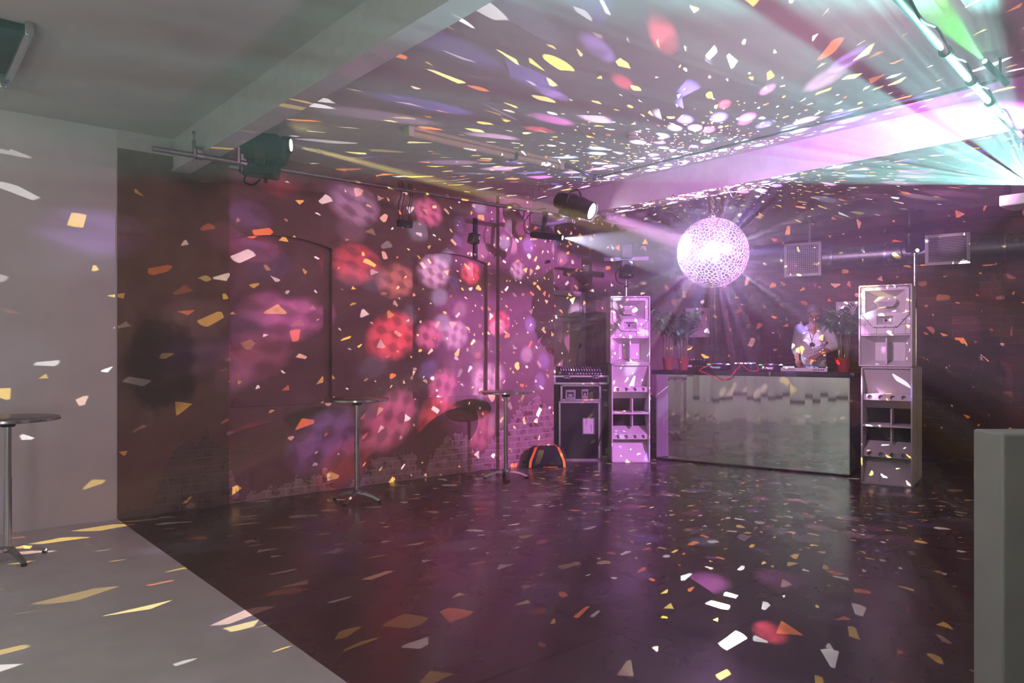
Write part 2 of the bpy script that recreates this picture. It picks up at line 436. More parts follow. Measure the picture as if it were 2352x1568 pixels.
# door with fanlight panel
d = bpy.data.objects.new('door_1', None); COL.objects.link(d); onroom(d); struct(d, 'pale flush door with a top panel in the recess beyond the left wall', 'door')
mb = MB(); mb.bx(6.10, 6.90, .60, .645, .02, 2.06); mb.build('door_leaf', M['cream'], d)
mb = MB(); mb.bx(6.10, 6.90, .61, .645, 2.14, 2.46); mb.bx(6.10, 6.90, .595, .61, 2.07, 2.13); mb.build('top_panel', M['cream'], d)
mb = MB(); mb.bx(6.90, 7.0, .56, .645, 0, 2.54); mb.bx(5.90, 7.0, .56, .645, 2.47, 2.55); mb.bx(6.10, 6.90, .58, .645, 2.06, 2.07); mb.bx(5.98, 6.10, .56, .645, 0, 2.54); mb.build('door_frame', M['white_paint'], d)
MB().cyl((6.82, .60, 1.05), (6.82, .54, 1.05), .018).build('door_handle', M['chrome'], d)

# brick wall across the back
BW0 = Vector((3.27, 13.22, 0)); BWA = math.atan2(-.566, .824)
def BW(v, off, z): return BW0 + Vector((.824, -.566, 0)) * v + Vector((-.566, -.824, 0)) * off + Vector((0, 0, z))
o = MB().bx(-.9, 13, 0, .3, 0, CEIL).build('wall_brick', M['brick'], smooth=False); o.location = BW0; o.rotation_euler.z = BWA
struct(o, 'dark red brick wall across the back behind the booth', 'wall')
# ceiling beams
def beam(a0, a1, b1, name, label):
    mb = MB(); mb.bx(a0, a1, -b1, .0, BEAMZ + .02, CEIL)
    o = onroom(mb.build(name, M['beam'], smooth=False)); struct(o, label, 'beam')
    f = MB().bx(a0 - .012, a1 + .012, -b1, -.0, BEAMZ, BEAMZ + .022).build('beam_flange', M['flange'], o, smooth=False)
    return o
beam(.50, .65, B1, 'ceiling_beam', 'white ceiling beam with chipped flange crossing the near left')
beam(5.27, 5.56, B1, 'ceiling_beam', 'white ceiling beam above the mirror ball')
# low white plinth wall in the right foreground
p = struct(MB().bx(2.055, 2.9, 3.1, 3.3, 0, 1.252).build('wall_low_right', M['white_paint'], bevel=.01), 'low white wall end standing in the right foreground', 'wall')
p.rotation_euler.z = 0
# ------------------------------------------------------------------ mirror ball
BALL = Vector((2.26, 8.33, 2.70)); BR = .39
def mirror_ball():
    rnd = random.Random(3); n = 1250; pts = []
    g = PI * (3 - 5 ** .5)
    for i in range(n):
        z = 1 - 2 * (i + .5) / n; r = math.sqrt(1 - z * z)
        v = Vector((r * math.cos(g * i), r * math.sin(g * i), z)) + Vector([rnd.uniform(-1, 1) for _ in range(3)]) * .042
        pts.append(v.normalized())
    bm = bmesh.new()
    vs = [bm.verts.new(p) for p in pts]
    bmesh.ops.convex_hull(bm, input=vs, use_existing_faces=False)
    bmesh.ops.triangulate(bm, faces=bm.faces[:])
    mb = MB(); gb = MB()
    for v in bm.verts:
        cs = []
        for f in v.link_faces:
            a, b, c = [x.co for x in f.verts]
            q = (b - a).cross(c - a).normalized()
            if q.dot(a) < 0: q = -q
            cs.append(q)
        if len(cs) < 3: continue
        nrm = v.co.normalized()
        t = nrm.orthogonal().normalized(); s = nrm.cross(t)
        cs.sort(key=lambda q: math.atan2(q.dot(s), q.dot(t)))
        # some cells are split in two shards
        parts = [cs]
        if len(cs) >= 6 and rnd.random() < .45:
            k = rnd.randint(2, 3); parts = [cs[:k + 1] + [], cs[k:] + [cs[0]]]
        for poly in parts:
            if len(poly) < 3: continue
            cen = sum(poly, Vector()) / len(poly)
            tilt = (nrm + Vector([rnd.uniform(-1, 1) for _ in range(3)]) * .05).normalized()
            P = [cen + (q - cen) * .83 for q in poly]
            P = [p - tilt * ((p - cen).dot(tilt)) for p in P]
            P = [p * BR * 1.004 / max(cen.length, .01) for p in P]
            O = [(cen + (q - cen) * 1.001).normalized() * BR * .992 for q in poly]; k_ = len(P)
            gb.add(P + O, [(i, (i + 1) % k_, k_ + (i + 1) % k_, k_ + i) for i in range(k_)])
            nn = (P[1] - P[0]).cross(P[2] - P[0])
            if nn.dot(cen) < 0: P = P[::-1]
            mb.add(P, [tuple(range(len(P)))])
    bm.free()
    root = empty('mirror_ball', 'large mirror ball of broken glass shards, lit white, hanging over the booth', 'mirror ball', BALL)
    me = bpy.data.meshes.new('mirror_shards'); me.from_pydata([tuple(p) for p in mb.v], [], mb.f); me.materials.append(M['shard'])
    o = bpy.data.objects.new('mirror_shards', me); COL.objects.link(o); o.parent = root
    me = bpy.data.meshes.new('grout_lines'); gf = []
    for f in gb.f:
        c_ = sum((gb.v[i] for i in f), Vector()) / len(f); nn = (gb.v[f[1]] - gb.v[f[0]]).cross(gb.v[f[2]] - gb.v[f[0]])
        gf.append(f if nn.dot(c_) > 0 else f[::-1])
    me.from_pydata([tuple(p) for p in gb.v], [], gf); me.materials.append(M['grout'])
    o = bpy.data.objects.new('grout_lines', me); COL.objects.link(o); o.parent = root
    MB().lathe([(.0, BR - .01), (.045, BR - .01), (.05, BR + .0), (.05, BR + .02), (.02, BR + .03), (0, BR + .03)], 20).build('top_cap', M['chrome'], root)
    MB().tube([Vector((.022 * math.cos(t), 0, BR + .045 + .022 * math.sin(t))) for t in [k * PI / 8 for k in range(17)]], .005, 6).build('hanging_ring', M['chrome'], root)
    return root
mirror_ball()
# ------------------------------------------------------------------ speakers
def rect(x0, x1, z0, z1, y): return [(x0, y, z0), (x1, y, z0), (x1, y, z1), (x0, y, z1)]
def circ(cx, cz, r, n=18): return [(cx + r * math.cos(2 * PI * k / n), cz + r * math.sin(2 * PI * k / n)) for k in range(n)]
def top_cabinet(label, loc, rz):
    w, h, d, t = .285, .97, .50, .018
    r = empty('speaker_cabinet', label, 'speaker', loc, rz, 'horn loaded top cabinets')
    S = M['speaker_white']; zb = .385
    mb = MB()
    mb.bx(-w, -w + t, 0, d, 0, h); mb.bx(w - t, w, 0, d, 0, h); mb.bx(-w, w, 0, d, h - t, h); mb.bx(-w, w, 0, d, 0, t); mb.bx(-w, w, d - t, d, 0, h)
    mb.bx(-w, w, .02, .05, zb - t, zb)
    mb.plate(-w + t, w - t, zb, h - t, [(-.215, .215, .64, .905), (-.09, .09, .50, .60)], .012, .02)
    mb.build('cabinet', S, r, bevel=.006)
    # chamfered raised baffle around both horns
    poly = [(-.255, .62), (-.125, .465), (.125, .465), (.255, .62), (.255, .945), (-.255, .945)]
    bf = wall_with_recess(poly, [[(-.215, .64), (.215, .64), (.215, .905), (-.215, .905)], [(-.09, .50), (.09, .50), (.09, .60), (-.09, .60)]], .004, .012)
    # drop the recess backs: keep front face and rims only
    bf.f = [f for f in bf.f if not (len(f) == 4 and all(abs(bf.v[i].y - .016) < 1e-6 for i in f))]
    o = bf.build('baffle', S, r, smooth=False)
    for x, z in [(-.24, .93), (0, .93), (.24, .93), (-.24, .80), (.24, .80), (-.24, .64), (.24, .64), (-.185, .555), (.185, .555), (-.115, .475), (.115, .475), (0, .475), (-.12, .93), (.12, .93)]:
        MB().cyl((x, .006, z), (x, -.001, z), .006, n=8).build('screw', M['rubber'], o)
    # grooved outline of the baffle
    gl = MB(); pp = poly + [poly[0]]
    for a_, b_ in zip(pp[:-1], pp[1:]): gl.tube([(a_[0], .004, a_[1]), (b_[0], .004, b_[1])], .0028, 6)
    gl.build('seam', M['rubber'], o)
    mb = MB(); mb.frustum(rect(-.215, .215, .64, .905, .01), rect(-.10, .10, .71, .835, .17)); mb.build('horn', S, r, smooth=False)
    mb = MB(); hx = [(-.13, .772), (-.075, .832), (.075, .832), (.13, .772), (.075, .712), (-.075, .712)]
    fr = [(-.13, -.01, .772), (.13, -.01, .772)]
    vs = [(x, .06, z) for x, z in hx] + [(-.125, .012, .772), (.125, .012, .772)]
    mb.add(vs, [(0, 1, 6), (1, 2, 7, 6), (2, 3, 7), (3, 4, 7), (4, 5, 6, 7), (5, 0, 6), (5, 4, 3, 2, 1, 0)])
    mb.bx(-.02, .02, .05, .17, .73, .81)
    mb.build('phase_plug', S, r, smooth=False)
    mb = MB(); mb.frustum(rect(-.09, .09, .50, .60, .012), rect(-.028, .028, .535, .57, .10)); o = mb.build('tweeter_horn', S, r, smooth=False)
    MB().cyl((0, .098, .552), (0, .085, .552), .016, n=16).build('throat', M['dark'], o)
    mb = MB(); mb.frustum(rect(-w + t, w - t, t, zb - t, .02), rect(-.13, .19, .07, .29, .24)); mb.build('bass_horn', S, r, smooth=False)
    mb = MB(); mb.bx(.0, .016, .05, .235, .03, .34); mb.build('divider', S, r)
    return r
def sub_cabinet(label, loc, rz, d=.48):
    w, h, t = .275, 1.405, .018
    r = empty('subwoofer_cabinet', label, 'speaker', loc, rz, 'tall white subwoofer cabinets')
    S = M['speaker_white']
    mb = MB()
    mb.bx(-w, -w + t, 0, d, 0, h); mb.bx(w - t, w, 0, d, 0, h); mb.bx(-w, w, 0, d, h - t, h); mb.bx(-w, w, 0, d, 0, t); mb.bx(-w, w, d - t, d, 0, h)
    mb.build('cabinet', S, r, bevel=.004)
    x0, x1 = -w + t, w - t
    MB().bx(x0, x1, .012, d - t, h / 2 - .011, h / 2 + .011).build('shelf', S, r)
    for s in (1, -1):
        def z(v): return h / 2 + s * v
        # splayed outer panel, ported strip, inner splay and dark throat
        MB().quad((x0, .03, z(h / 2 - t)), (x1, .03, z(h / 2 - t)), (x1, .20, z(.375)), (x0, .20, z(.375))).build('splayed_panel', S, r, smooth=False)
        za, zb = sorted((z(.305), z(.375)))
        ps = wall_with_recess([(x0, za), (x1, za), (x1, zb), (x0, zb)], [circ(q, (za + zb) / 2, .027) for q in (-.185, -.065, .06, .18)], .045, .05)
        ps.quad((x0, .045, z(.375)), (x1, .045, z(.375)), (x1, .20, z(.385)), (x0, .20, z(.385)))
        ps.build('port_strip', S, r, smooth=False)
        MB().quad((x0, .046, z(.305)), (x1, .046, z(.305)), (x1, .26, z(.20)), (x0, .26, z(.20))).build('inner_panel', S, r, smooth=False)
        MB().quad((x0, d - t - .02, z(0)), (x1, d - t - .02, z(0)), (x1, .255, z(.205)), (x0, .255, z(.205))).build('throat', M['dark'], r, smooth=False)
        MB().bx(.03, .046, .10, .30, min(z(.011), z(.2)), max(z(.011), z(.2))).build('divider', S, r)
    return r
LS = Vector((1.70, 10.58, 0))
sub_cabinet('white subwoofer left of the mirrored booth, under the top cabinet beside the flight cases', LS, 0)
top_cabinet('white horn cabinet on the stack left of the mirrored booth', LS + Vector((-.01, -.01, 1.41)), 0)
RSY = -.61; RSD = Vector((math.cos(RSY), math.sin(RSY), 0)); RSM = Vector((-math.sin(RSY), math.cos(RSY), 0))
RS = Vector((4.432, 8.765, 0))
sub_cabinet('white subwoofer at the front of the stack right of the booth', RS, RSY, .44)
sub_cabinet('white subwoofer standing close behind the right stack, only its side showing', RS + RSM * .455 + RSD * .005, RSY, .44)
top_cabinet('white horn cabinet on the stack right of the mirrored booth', RS + Vector((-.02, -.01, 1.41)) + RSM * .0, RSY + .04)

# ------------------------------------------------------------------ booth
BO = Vector((2.125, 10.88, 0)); BYAW = math.atan2(-.573, .819); BL = 2.62; BD = .78
def BP(w_, m_, z_): return BO + Vector((.819, -.573, 0)) * w_ + Vector((.573, .819, 0)) * m_ + Vector((0, 0, z_))
CT = 1.315
def booth():
    r = empty('dj_booth', 'long booth clad in mirror with a black counter, between the two speaker stacks', 'booth', BO, BYAW)
    mb = MB(); mb.bx(.012, BL - .012, .014, BD, .035, CT - .06); mb.bx(.05, BL - .05, .05, BD - .05, 0, .035)
    mb.build('carcass', M['black'], r)
    rnd = random.Random(5)
    n = 25; x0, x1 = .085, BL - .155; wd = (x1 - x0) / n
    for i in range(n):
        a = rnd.uniform(-.011, .011) + (.012 if i < n * .55 else -.012) * (1 if rnd.random() < .35 else 0); tz = rnd.uniform(-.006, .006)
        cx = x0 + (i + .5) * wd
        mb = MB(); mb.box((0, 0, 0), (wd * .999, .006, CT - .105), (tz, 0, a))
        mb.build('mirror_tile', M['mirror'], r, (cx, .004, .045 + (CT - .105) / 2), smooth=False)
    MB().bx(0, .085, .0, .02, .04, CT - .06).build('left_edge_panel', M['mirror'], r, smooth=False)
    MB().bx(BL - .155, BL, .0, .02, .04, CT - .06).build('right_edge_panel', M['mirror'], r, smooth=False)
    MB().bx(BL - .006, BL + .006, .0, BD, .04, CT - .06).build('end_panel', M['mirror'], r, smooth=False)
    mb = MB(); mb.bx(0, .012, -.006, .014, .03, CT - .06); mb.bx(BL - .012, BL + .008, -.006, .014, .03, CT - .06); mb.bx(0, BL, -.006, .016, .025, .045)
    mb.build('edge_trim', M['chrome'], r)
    MB().bx(-.06, BL + .07, -.05, BD + .06, CT - .06, CT).build('countertop', M['black'], r, bevel=.006)
    return r
booth()
o = struct(MB().bx(0, 3.0, 0, 1.2, 0, .5).build('floor_riser', M['black']), 'black riser behind the booth', 'floor'); o.location = BP(-.1, .86, 0); o.rotation_euler.z = BYAW

def text_on(s, parent, loc, size, rot=(PI / 2, 0, 0), m='text'):
    c = bpy.data.curves.new('lettering', 'FONT'); c.body = s; c.size = size; c.align_x = 'CENTER'; c.align_y = 'CENTER'; c.extrude = .0006
    c.materials.append(M[m]); t_ = bpy.data.objects.new('lettering_curve', c); COL.objects.link(t_); bpy.context.view_layer.update()
    me = bpy.data.meshes.new_from_object(t_.evaluated_get(bpy.context.evaluated_depsgraph_get())); bpy.data.objects.remove(t_)
    o = bpy.data.objects.new('lettering', me); COL.objects.link(o); o.parent = parent; o.location = loc; o.rotation_euler = rot
    return o
def cdj(label, loc, rz):
    r = empty('media_player', label, 'media player', loc, rz, 'black media players on the counter')
    MB().bx(-.155, .155, 0, .36, .008, .085).build('chassis', M['black'], r, bevel=.008)
    [MB().cyl((x, y, 0), (x, y, .01), .018, n=12).build('foot', M['rubber'], r) for x in (-.13, .13) for y in (.03, .33)]
    o = MB().lathe([(0, 0), (.1, 0), (.105, .006), (.1, .02), (.085, .022), (.04, .018), (0, .018)], 36).build('jog_wheel', M['steel'], r, (0, .15, .085))
    MB().lathe([(0, 0), (.035, 0), (.035, .003), (0, .003)], 24).build('jog_display', M['blue_led'], o, (0, 0, .0185))
    mb = MB(); mb.box((0, .31, .1), (.17, .09, .014), (.35, 0, 0)); mb.build('screen', M['black_metal'], r, bevel=.003)
    MB().cyl((-.125, .07, .083), (-.125, .07, .096), .02, n=18).build('play_button', M['green_led'], r)
    MB().cyl((-.125, .13, .083), (-.125, .13, .096), .02, n=18).build('cue_button', M['orange'], r)
    mb = MB(); mb.bx(.118, .14, .1, .22, .084, .089); mb.bx(.115, .143, .15, .165, .088, .1); mb.build('pitch_fader', M['white_led'], r)
    [MB().bx(-.06 + i * .035, -.04 + i * .035, .262, .275, .084, .092).build('button', M['white_led'], r) for i in range(5)]
    text_on('Pioneer', r, (0, -.0012, .05), .048)
    return r
def wof(px, m):                                    # where along the booth something stands, seen over the counter
    k = (px - CX) / F; return (k * (BO.y + .819 * m) - (BO.x + .573 * m)) / (.819 + .573 * k)
cdj('black media player at the left of the counter beside the red cable loop', BP(wof(1643, .12), .12, CT), BYAW)
cdj('black media player in the middle of the counter right of the mixer', BP(wof(1764, .12), .12, CT), BYAW)
def mixer():
    r = empty('dj_mixer', 'black club mixer between the two media players on the counter', 'mixer', BP(wof(1702, .14), .14, CT), BYAW)
    MB().bx(-.15, .15, 0, .36, .006, .1).build('chassis', M['black'], r, bevel=.006)
    mb = MB()
    for i in range(4):
        for k in range(5): MB().cyl((-.105 + i * .07, .17 + k * .036, .1), (-.105 + i * .07, .17 + k * .036, .118), .009, .007, 10).build('knob', M['steel'], r)
    mb = MB()
    for i in range(4): MB().bx(-.117 + i * .07, -.093 + i * .07, .09, .1, .1, .114).build('fader', M['white_led'], r)
    MB().bx(-.008, .008, .024, .04, .1, .114).build('crossfader', M['white_led'], r)
    MB().bx(-.02, .03, .345, .352, .1, .112).build('level_meter', M['blue_led'], r)
mixer()
def controller():
    r = empty('dj_controller', 'wide controller with a silver front edge, in front of the man', 'controller', BP(wof(1846, .10), .10, CT), BYAW)
    MB().bx(-.30, .30, 0, .33, .012, .062).build('chassis', M['black'], r, bevel=.005)
    o = MB().bx(-.295, .295, -.012, .004, .008, .058).build('front_panel', M['speaker_white'], r, bevel=.004)
    MB().bx(-.25, -.10, -.0135, -.011, .022, .046).build('slot', M['steel'], o)
    [MB().cyl((.13 + .03 * i, -.010, .034), (.13 + .03 * i, -.026, .034), .008, n=12).build('knob', M['black'], o) for i in range(5)]
    for x in (-.2, .2):
        MB().lathe([(0, 0), (.075, 0), (.08, .006), (.072, .02), (0, .02)], 32).build('jog_wheel', M['steel'], r, (x, .16, .062))
    [MB().bx(-.05 + i * .028, -.034 + i * .028, .22, .24, .062, .08).build('knob', M['steel'], r) for i in range(5)]
    [MB().bx(-.275 + i * .03, -.253 + i * .03, .03, .05, .062, .070).build('pad', M['white_led'], r) for i in range(5)]
    [MB().bx(.02 + i * .055, .06 + i * .055, .03, .05, .062, .071).build('lit_pad', M['blue_led'], r) for i in range(3)]
    MB().bx(.27, .285, .03, .05, .062, .07).build('power_light', M['green_led'], r)
controller()
def amp():
    r = empty('rack_amplifier', 'black rack unit with a pale label beside the left plants', 'amplifier', BP(wof(1597, .2), .2, CT), BYAW)
    MB().bx(-.16, .16, 0, .3, .01, .1).build('chassis', M['black'], r, bevel=.004)
    MB().bx(-.14, -.05, -.002, .002, .045, .075).build('label_plate', M['paper'], r)
    [MB().cyl((.0 + i * .042, 0, .06), (.0 + i * .042, -.014, .06), .011, n=12).build('knob', M['steel'], r) for i in range(4)]
    [MB().cyl((x, y, 0), (x, y, .012), .016, n=12).build('foot', M['rubber'], r) for x in (-.13, .13) for y in (.03, .27)]
    r2 = empty('effects_unit', 'small black effects box lying on top of the rack unit', 'effects unit', BP(wof(1598, .2), .22, CT + .101), BYAW)
    MB().bx(-.13, .13, 0, .2, 0, .045).build('chassis', M['black_metal'], r2, bevel=.004)
    [MB().cyl((-.1 + i * .05, .05, .045), (-.1 + i * .05, .05, .06), .012, n=12).build('knob', M['steel'], r2) for i in range(5)]
amp()
def smooth_path(pts, n=8):
    pts = [Vector(p) for p in pts]; out = []
    for i in range(len(pts) - 1):
        p0 = pts[max(i - 1, 0)]; p1 = pts[i]; p2 = pts[i + 1]; p3 = pts[min(i + 2, len(pts) - 1)]
        for k in range(n):
            t = k / n
            out.append(.5 * ((2 * p1) + (p2 - p0) * t + (2 * p0 - 5 * p1 + 4 * p2 - p3) * t * t + (3 * p1 - p0 - 3 * p2 + p3) * t ** 3))
    out.append(pts[-1]); return out
wq = lambda px: wof(px, -.06)
pts = [BP(wof(1632, .08), .08, CT + .075), BP(wof(1618, .03), .03, CT + .05), BP(wof(1608, -.02), -.03, CT + .014), BP(wq(1609), -.068, CT - .005), BP(wq(1634), -.075, CT - .06), BP(wq(1648), -.08, CT - .115), BP(wq(1662), -.08, CT - .125), BP(wq(1675), -.08, CT - .09), BP(wq(1684), -.072, CT - .03), BP(wof(1690, -.04), -.045, CT + .016), BP(wof(1697, .06), .06, CT + .05), BP(wof(1700, .12), .12, CT + .11)]
tag(MB().tube(smooth_path(pts), .006, 8).build('audio_cable', M['redcable']), 'red cable drooping in a loop over the front edge of the counter', 'cable')
pts = [BP(wof(1703, .1), .1, CT + .106), BP(wof(1712, .02), .02, CT + .05), BP(wof(1722, -.02), -.02, CT + .012), BP(wof(1735, -.03), -.03, CT + .008), BP(wof(1742, .02), .02, CT + .03), BP(wof(1738, .1), .1, CT + .09)]
tag(MB().tube(smooth_path(pts), .005, 8).build('audio_cable', M['redcable']), 'short red cable lying on the counter in front of the mixer and right player', 'cable')

# ------------------------------------------------------------------ palms
def palm(label, loc, seed, h, spread, pot, ph=.18, pr=.085, nst=14):
    rnd = random.Random(seed)
    r = empty('potted_palm', label, 'plant', loc, rnd.uniform(0, 6), 'potted palms on the counter')
    MB().lathe([(0, .002), (pr * .74, .002), (pr * .95, ph * .80), (pr * 1.04, ph * .80), (pr * 1.06, ph), (pr * .95, ph), (pr * .9, ph * .86), (0, ph * .86)], 28).build('pot', M[pot], r)
    MB().lathe([(0, ph * .87), (pr * .9, ph * .87), (pr * .5, ph * .93), (0, ph * .95)], 20).build('soil', M['soil'], r)
    for i in range(nst):
        a = 2 * PI * i / nst + rnd.uniform(-.3, .3); sp = spread * rnd.uniform(.35, 1.0); hh = h * rnd.uniform(.6, 1.0)
        b0 = Vector((pr * .6 * math.cos(a), pr * .6 * math.sin(a), ph * .88)); dv = Vector((math.cos(a), math.sin(a), 0))
        path = [b0, b0 + dv * sp * .08 + Vector((0, 0, hh * .35)), b0 + dv * sp * .3 + Vector((0, 0, hh * .72)), b0 + dv * sp * .72 + Vector((0, 0, hh * .9)), b0 + dv * sp * 1.15 + Vector((0, 0, hh * .8))]
        sp_ = smooth_path(path, 6)
        st = MB().tube(sp_, [.005 - .0035 * k / (len(sp_) - 1) for k in range(len(sp_))], 6).build('stem', M['stem'], r)
        mb = MB(); n = 13
        for k in range(n):
            t = .42 + .58 * k / (n - 1); idx = min(int(t * (len(sp_) - 1)), len(sp_) - 2); p = sp_[idx].lerp(sp_[idx + 1], t * (len(sp_) - 1) - idx)
            tg = (sp_[idx + 1] - sp_[idx]).normalized(); side = tg.cross(Vector((0, 0, 1)))
            side = side.normalized() if side.length > .05 else Vector((-dv.y, dv.x, 0))
            for s in (1, -1):
                ln = (.20 * math.sin(PI * min(1, .2 + .75 * t)) + .05) * rnd.uniform(.75, 1.1)
                dr = (side * s * .8 + tg * .75 + Vector((0, 0, rnd.uniform(-.2, .1)))).normalized()
                wv = tg.cross(dr).cross(dr).normalized() * .0105; q = [p, p + dr * ln * .45 + wv, p + dr * ln * .8 + wv * .6 + Vector((0, 0, -.02)), p + dr * ln + Vector((0, 0, -.05)), p + dr * ln * .8 - wv * .6 + Vector((0, 0, -.02)), p + dr * ln * .45 - wv]
                mb.add(q, [(0, 1, 5), (1, 2, 4, 5), (2, 3, 4)])
        mb.build('frond', M['leaf'], st, smooth=False)
palm('bushy palm in a terracotta pot at the left end of the counter', BP(wof(1535, .14), .14, CT), 11, .82, .30, 'terracotta', .18, .085)
palm('thinner palm in a terracotta pot, second from the left end of the counter', BP(wof(1569, .16), .16, CT), 12, .78, .26, 'terracotta', .18, .085, 12)
palm('palm in a bright red pot at the right end of the counter beside the man', BP(wof(1937, .30), .30, CT), 17, .78, .26, 'redpot', .19, .095, 15)

# ------------------------------------------------------------------ bar tables
def bar_table(label, loc, rz, rad=.335):
    r = empty('bar_table', label, 'table', loc, rz, 'round high bar tables')
    MB().lathe([(0, 1.065), (rad - .01, 1.065), (rad, 1.07), (rad, 1.088), (rad - .006, 1.092), (0, 1.092)], 56).build('table_top', M['smoked'], r)
    MB().lathe([(rad + .0005, 1.068), (rad + .004, 1.07), (rad + .004, 1.088), (rad + .0005, 1.09)], 56).build('edge_band', M['chrome'], r)
    MB().lathe([(0, 1.02), (.045, 1.02), (.05, 1.03), (.055, 1.05), (.12, 1.064), (0, 1.064)], 24).build('top_bracket', M['black'], r)
    MB().lathe([(.027, .09), (.027, .62), (.029, .622), (.029, .632), (.024, .634), (.024, 1.022)], 24).build('pole', M['chrome'], r)
    MB().lathe([(0, .07), (.05, .07), (.055, .085), (.045, .105), (.03, .115), (0, .115)], 24).build('hub', M['steel'], r)
    for k in range(4):
        a = k * PI / 2 + PI / 4; c, s = math.cos(a), math.sin(a)
        pp = [(.03, .085), (.10, .085), (.19, .06), (.27, .022)]
        mb = MB(); n = len(pp)
        for j in range(n - 1):
            (r0, z0), (r1, z1) = pp[j], pp[j + 1]; w0 = .03 - .004 * j; w1 = .03 - .004 * (j + 1)
            vs = []
            for rr, zz, ww in ((r0, z0, w0), (r1, z1, w1)):
                for dy, dz in ((-ww, -.012), (ww, -.012), (ww * .7, .012), (-ww * .7, .012)):
                    vs.append((rr * c - dy * s, rr * s + dy * c, zz + dz))
            mb.add(vs, [(0, 1, 2, 3), (7, 6, 5, 4), (0, 4, 5, 1), (1, 5, 6, 2), (2, 6, 7, 3), (3, 7, 4, 0)])
        o = mb.build('leg', M['steel'], r)
        MB().cyl((.262 * c, .262 * s, 0), (.262 * c, .262 * s, .02), .02, n=14).build('rubber_foot', M['rubber'], o)
bar_table('round bar table standing on the white floor, cut off by the left edge', GR(18, 1287), .2, .345)
bar_table('round bar table on the dark floor in front of the first wall niche', GR(820, 1150), .5)
bar_table('round bar table nearest the brick patch and the black bag', GR(1162, 1098), .9)

# ------------------------------------------------------------------ flight cases, desk, bag
def case_edges(mb, x0, x1, y0, y1, z0, z1, e=.022):
    for x in (x0, x1 - e):
        for z in (z0, z1 - e): mb.bx(x - .002, x + e + .002, y0 - .002, y1 + .002, z - .002, z + e + .002)
        for y in (y0, y1 - e): mb.bx(x - .002, x + e + .002, y - .002, y + e + .002, z0 - .002, z1 + .002)
    for y in (y0, y1 - e):
        for z in (z0, z1 - e): mb.bx(x0 - .002, x1 + .002, y - .002, y + e + .002, z - .002, z + e + .002)
    return mb
def corners(mb, x0, x1, y0, y1, z0, z1, r=.03):
    for x in (x0, x1):
        for z in (z0, z1):
            mb.bx(x - (r if x == x1 else .004), x + (r if x == x0 else .004), y0 - .005, y0 + .03, z - (r if z == z1 else .004), z + (r if z == z0 else .004))
    return mb
def flight_case(name, label, loc, rz, w, d, h, hasp=(), sheet=None, cat='flight case'):
    r = empty(name, label, cat, loc, rz)
    MB().bx(-w / 2, w / 2, 0, d, 0, h).build('shell', M['case_black'], r)
    case_edges(MB(), -w / 2, w / 2, 0, d, 0, h).build('edge_profile', M['aluminium'], r)
    for cx_ in (-w / 2, w / 2):
        for cz_ in (0, h):
            g_ = .03; MB().bx(cx_ - (g_ if cx_ > 0 else .004), cx_ + (g_ if cx_ < 0 else .004), -.005, .03, cz_ - (g_ if cz_ > 0 else .004), cz_ + (g_ if cz_ == 0 else .004)).build('corner_guard', M['steel'], r)
    for x, z, ww, hh in hasp:
        o = MB().bx(x - ww / 2, x + ww / 2, -.008, .002, z - hh / 2, z + hh / 2).build('latch', M['steel'], r, bevel=.004)
        mb = MB(); mb.bx(x - ww * .3, x + ww * .3, -.02, -.006, z + hh * .12, z + hh * .26); mb.bx(x - ww * .3, x - ww * .3 + .012, -.02, -.006, z - hh * .2, z + hh * .26); mb.bx(x + ww * .3 - .012, x + ww * .3, -.02, -.006, z - hh * .2, z + hh * .26)
        mb.build('latch_bail', M['black_metal'], o)
    if sheet:
        x, z, ww, hh = sheet
        fr = MB(); fr.plate(x - ww / 2 - .014, x + ww / 2 + .014, z - hh / 2 - .014, z + hh / 2 + .014, [(x - ww / 2, x + ww / 2, z - hh / 2, z + hh / 2)], -.008, .008)
        o = fr.build('label_frame', M['steel'], r)
        p = MB().bx(x - ww / 2, x + ww / 2, -.004, .0, z - hh / 2, z + hh / 2).build('paper_sheet', M['paper'], o)
        ln = MB()
        for i, (a_, b_, c_) in enumerate([(-.3, .1, .42), (-.2, .0, .42), (-.1, .2, .4), (.25, -.4, .1), (.32, -.3, .05)]):
            ln.bx(x + ww * a_ - .0015, x + ww * a_ + .0015, -.0055, -.004, z + hh * b_, z + hh * c_)
        ln.build('printed_lines', M['rubber'], p)
    return r
FX = .985; FY = 10.80
flight_case('flight_case', 'tall black flight case on the floor with a framed paper sheet', (FX, FY, 0), 0, .60, .55, .86, (), (.13, .50, .145, .21))
flight_case('flight_case', 'smaller black flight case with two dished latches, stacked under the desk case', (FX + .02, FY + .02, .869), 0, .585, .5, .235, ((-.15, .085, .15, .15), (.06, .10, .10, .14)), None)
flight_case('desk_case', 'shallow black tray case holding the sound desk, top of the case stack', (FX + .025, FY - .04, 1.113), 0, .80, .55, .125, ((-.21, .105, .09, .05), (.21, .105, .09, .05)), None)
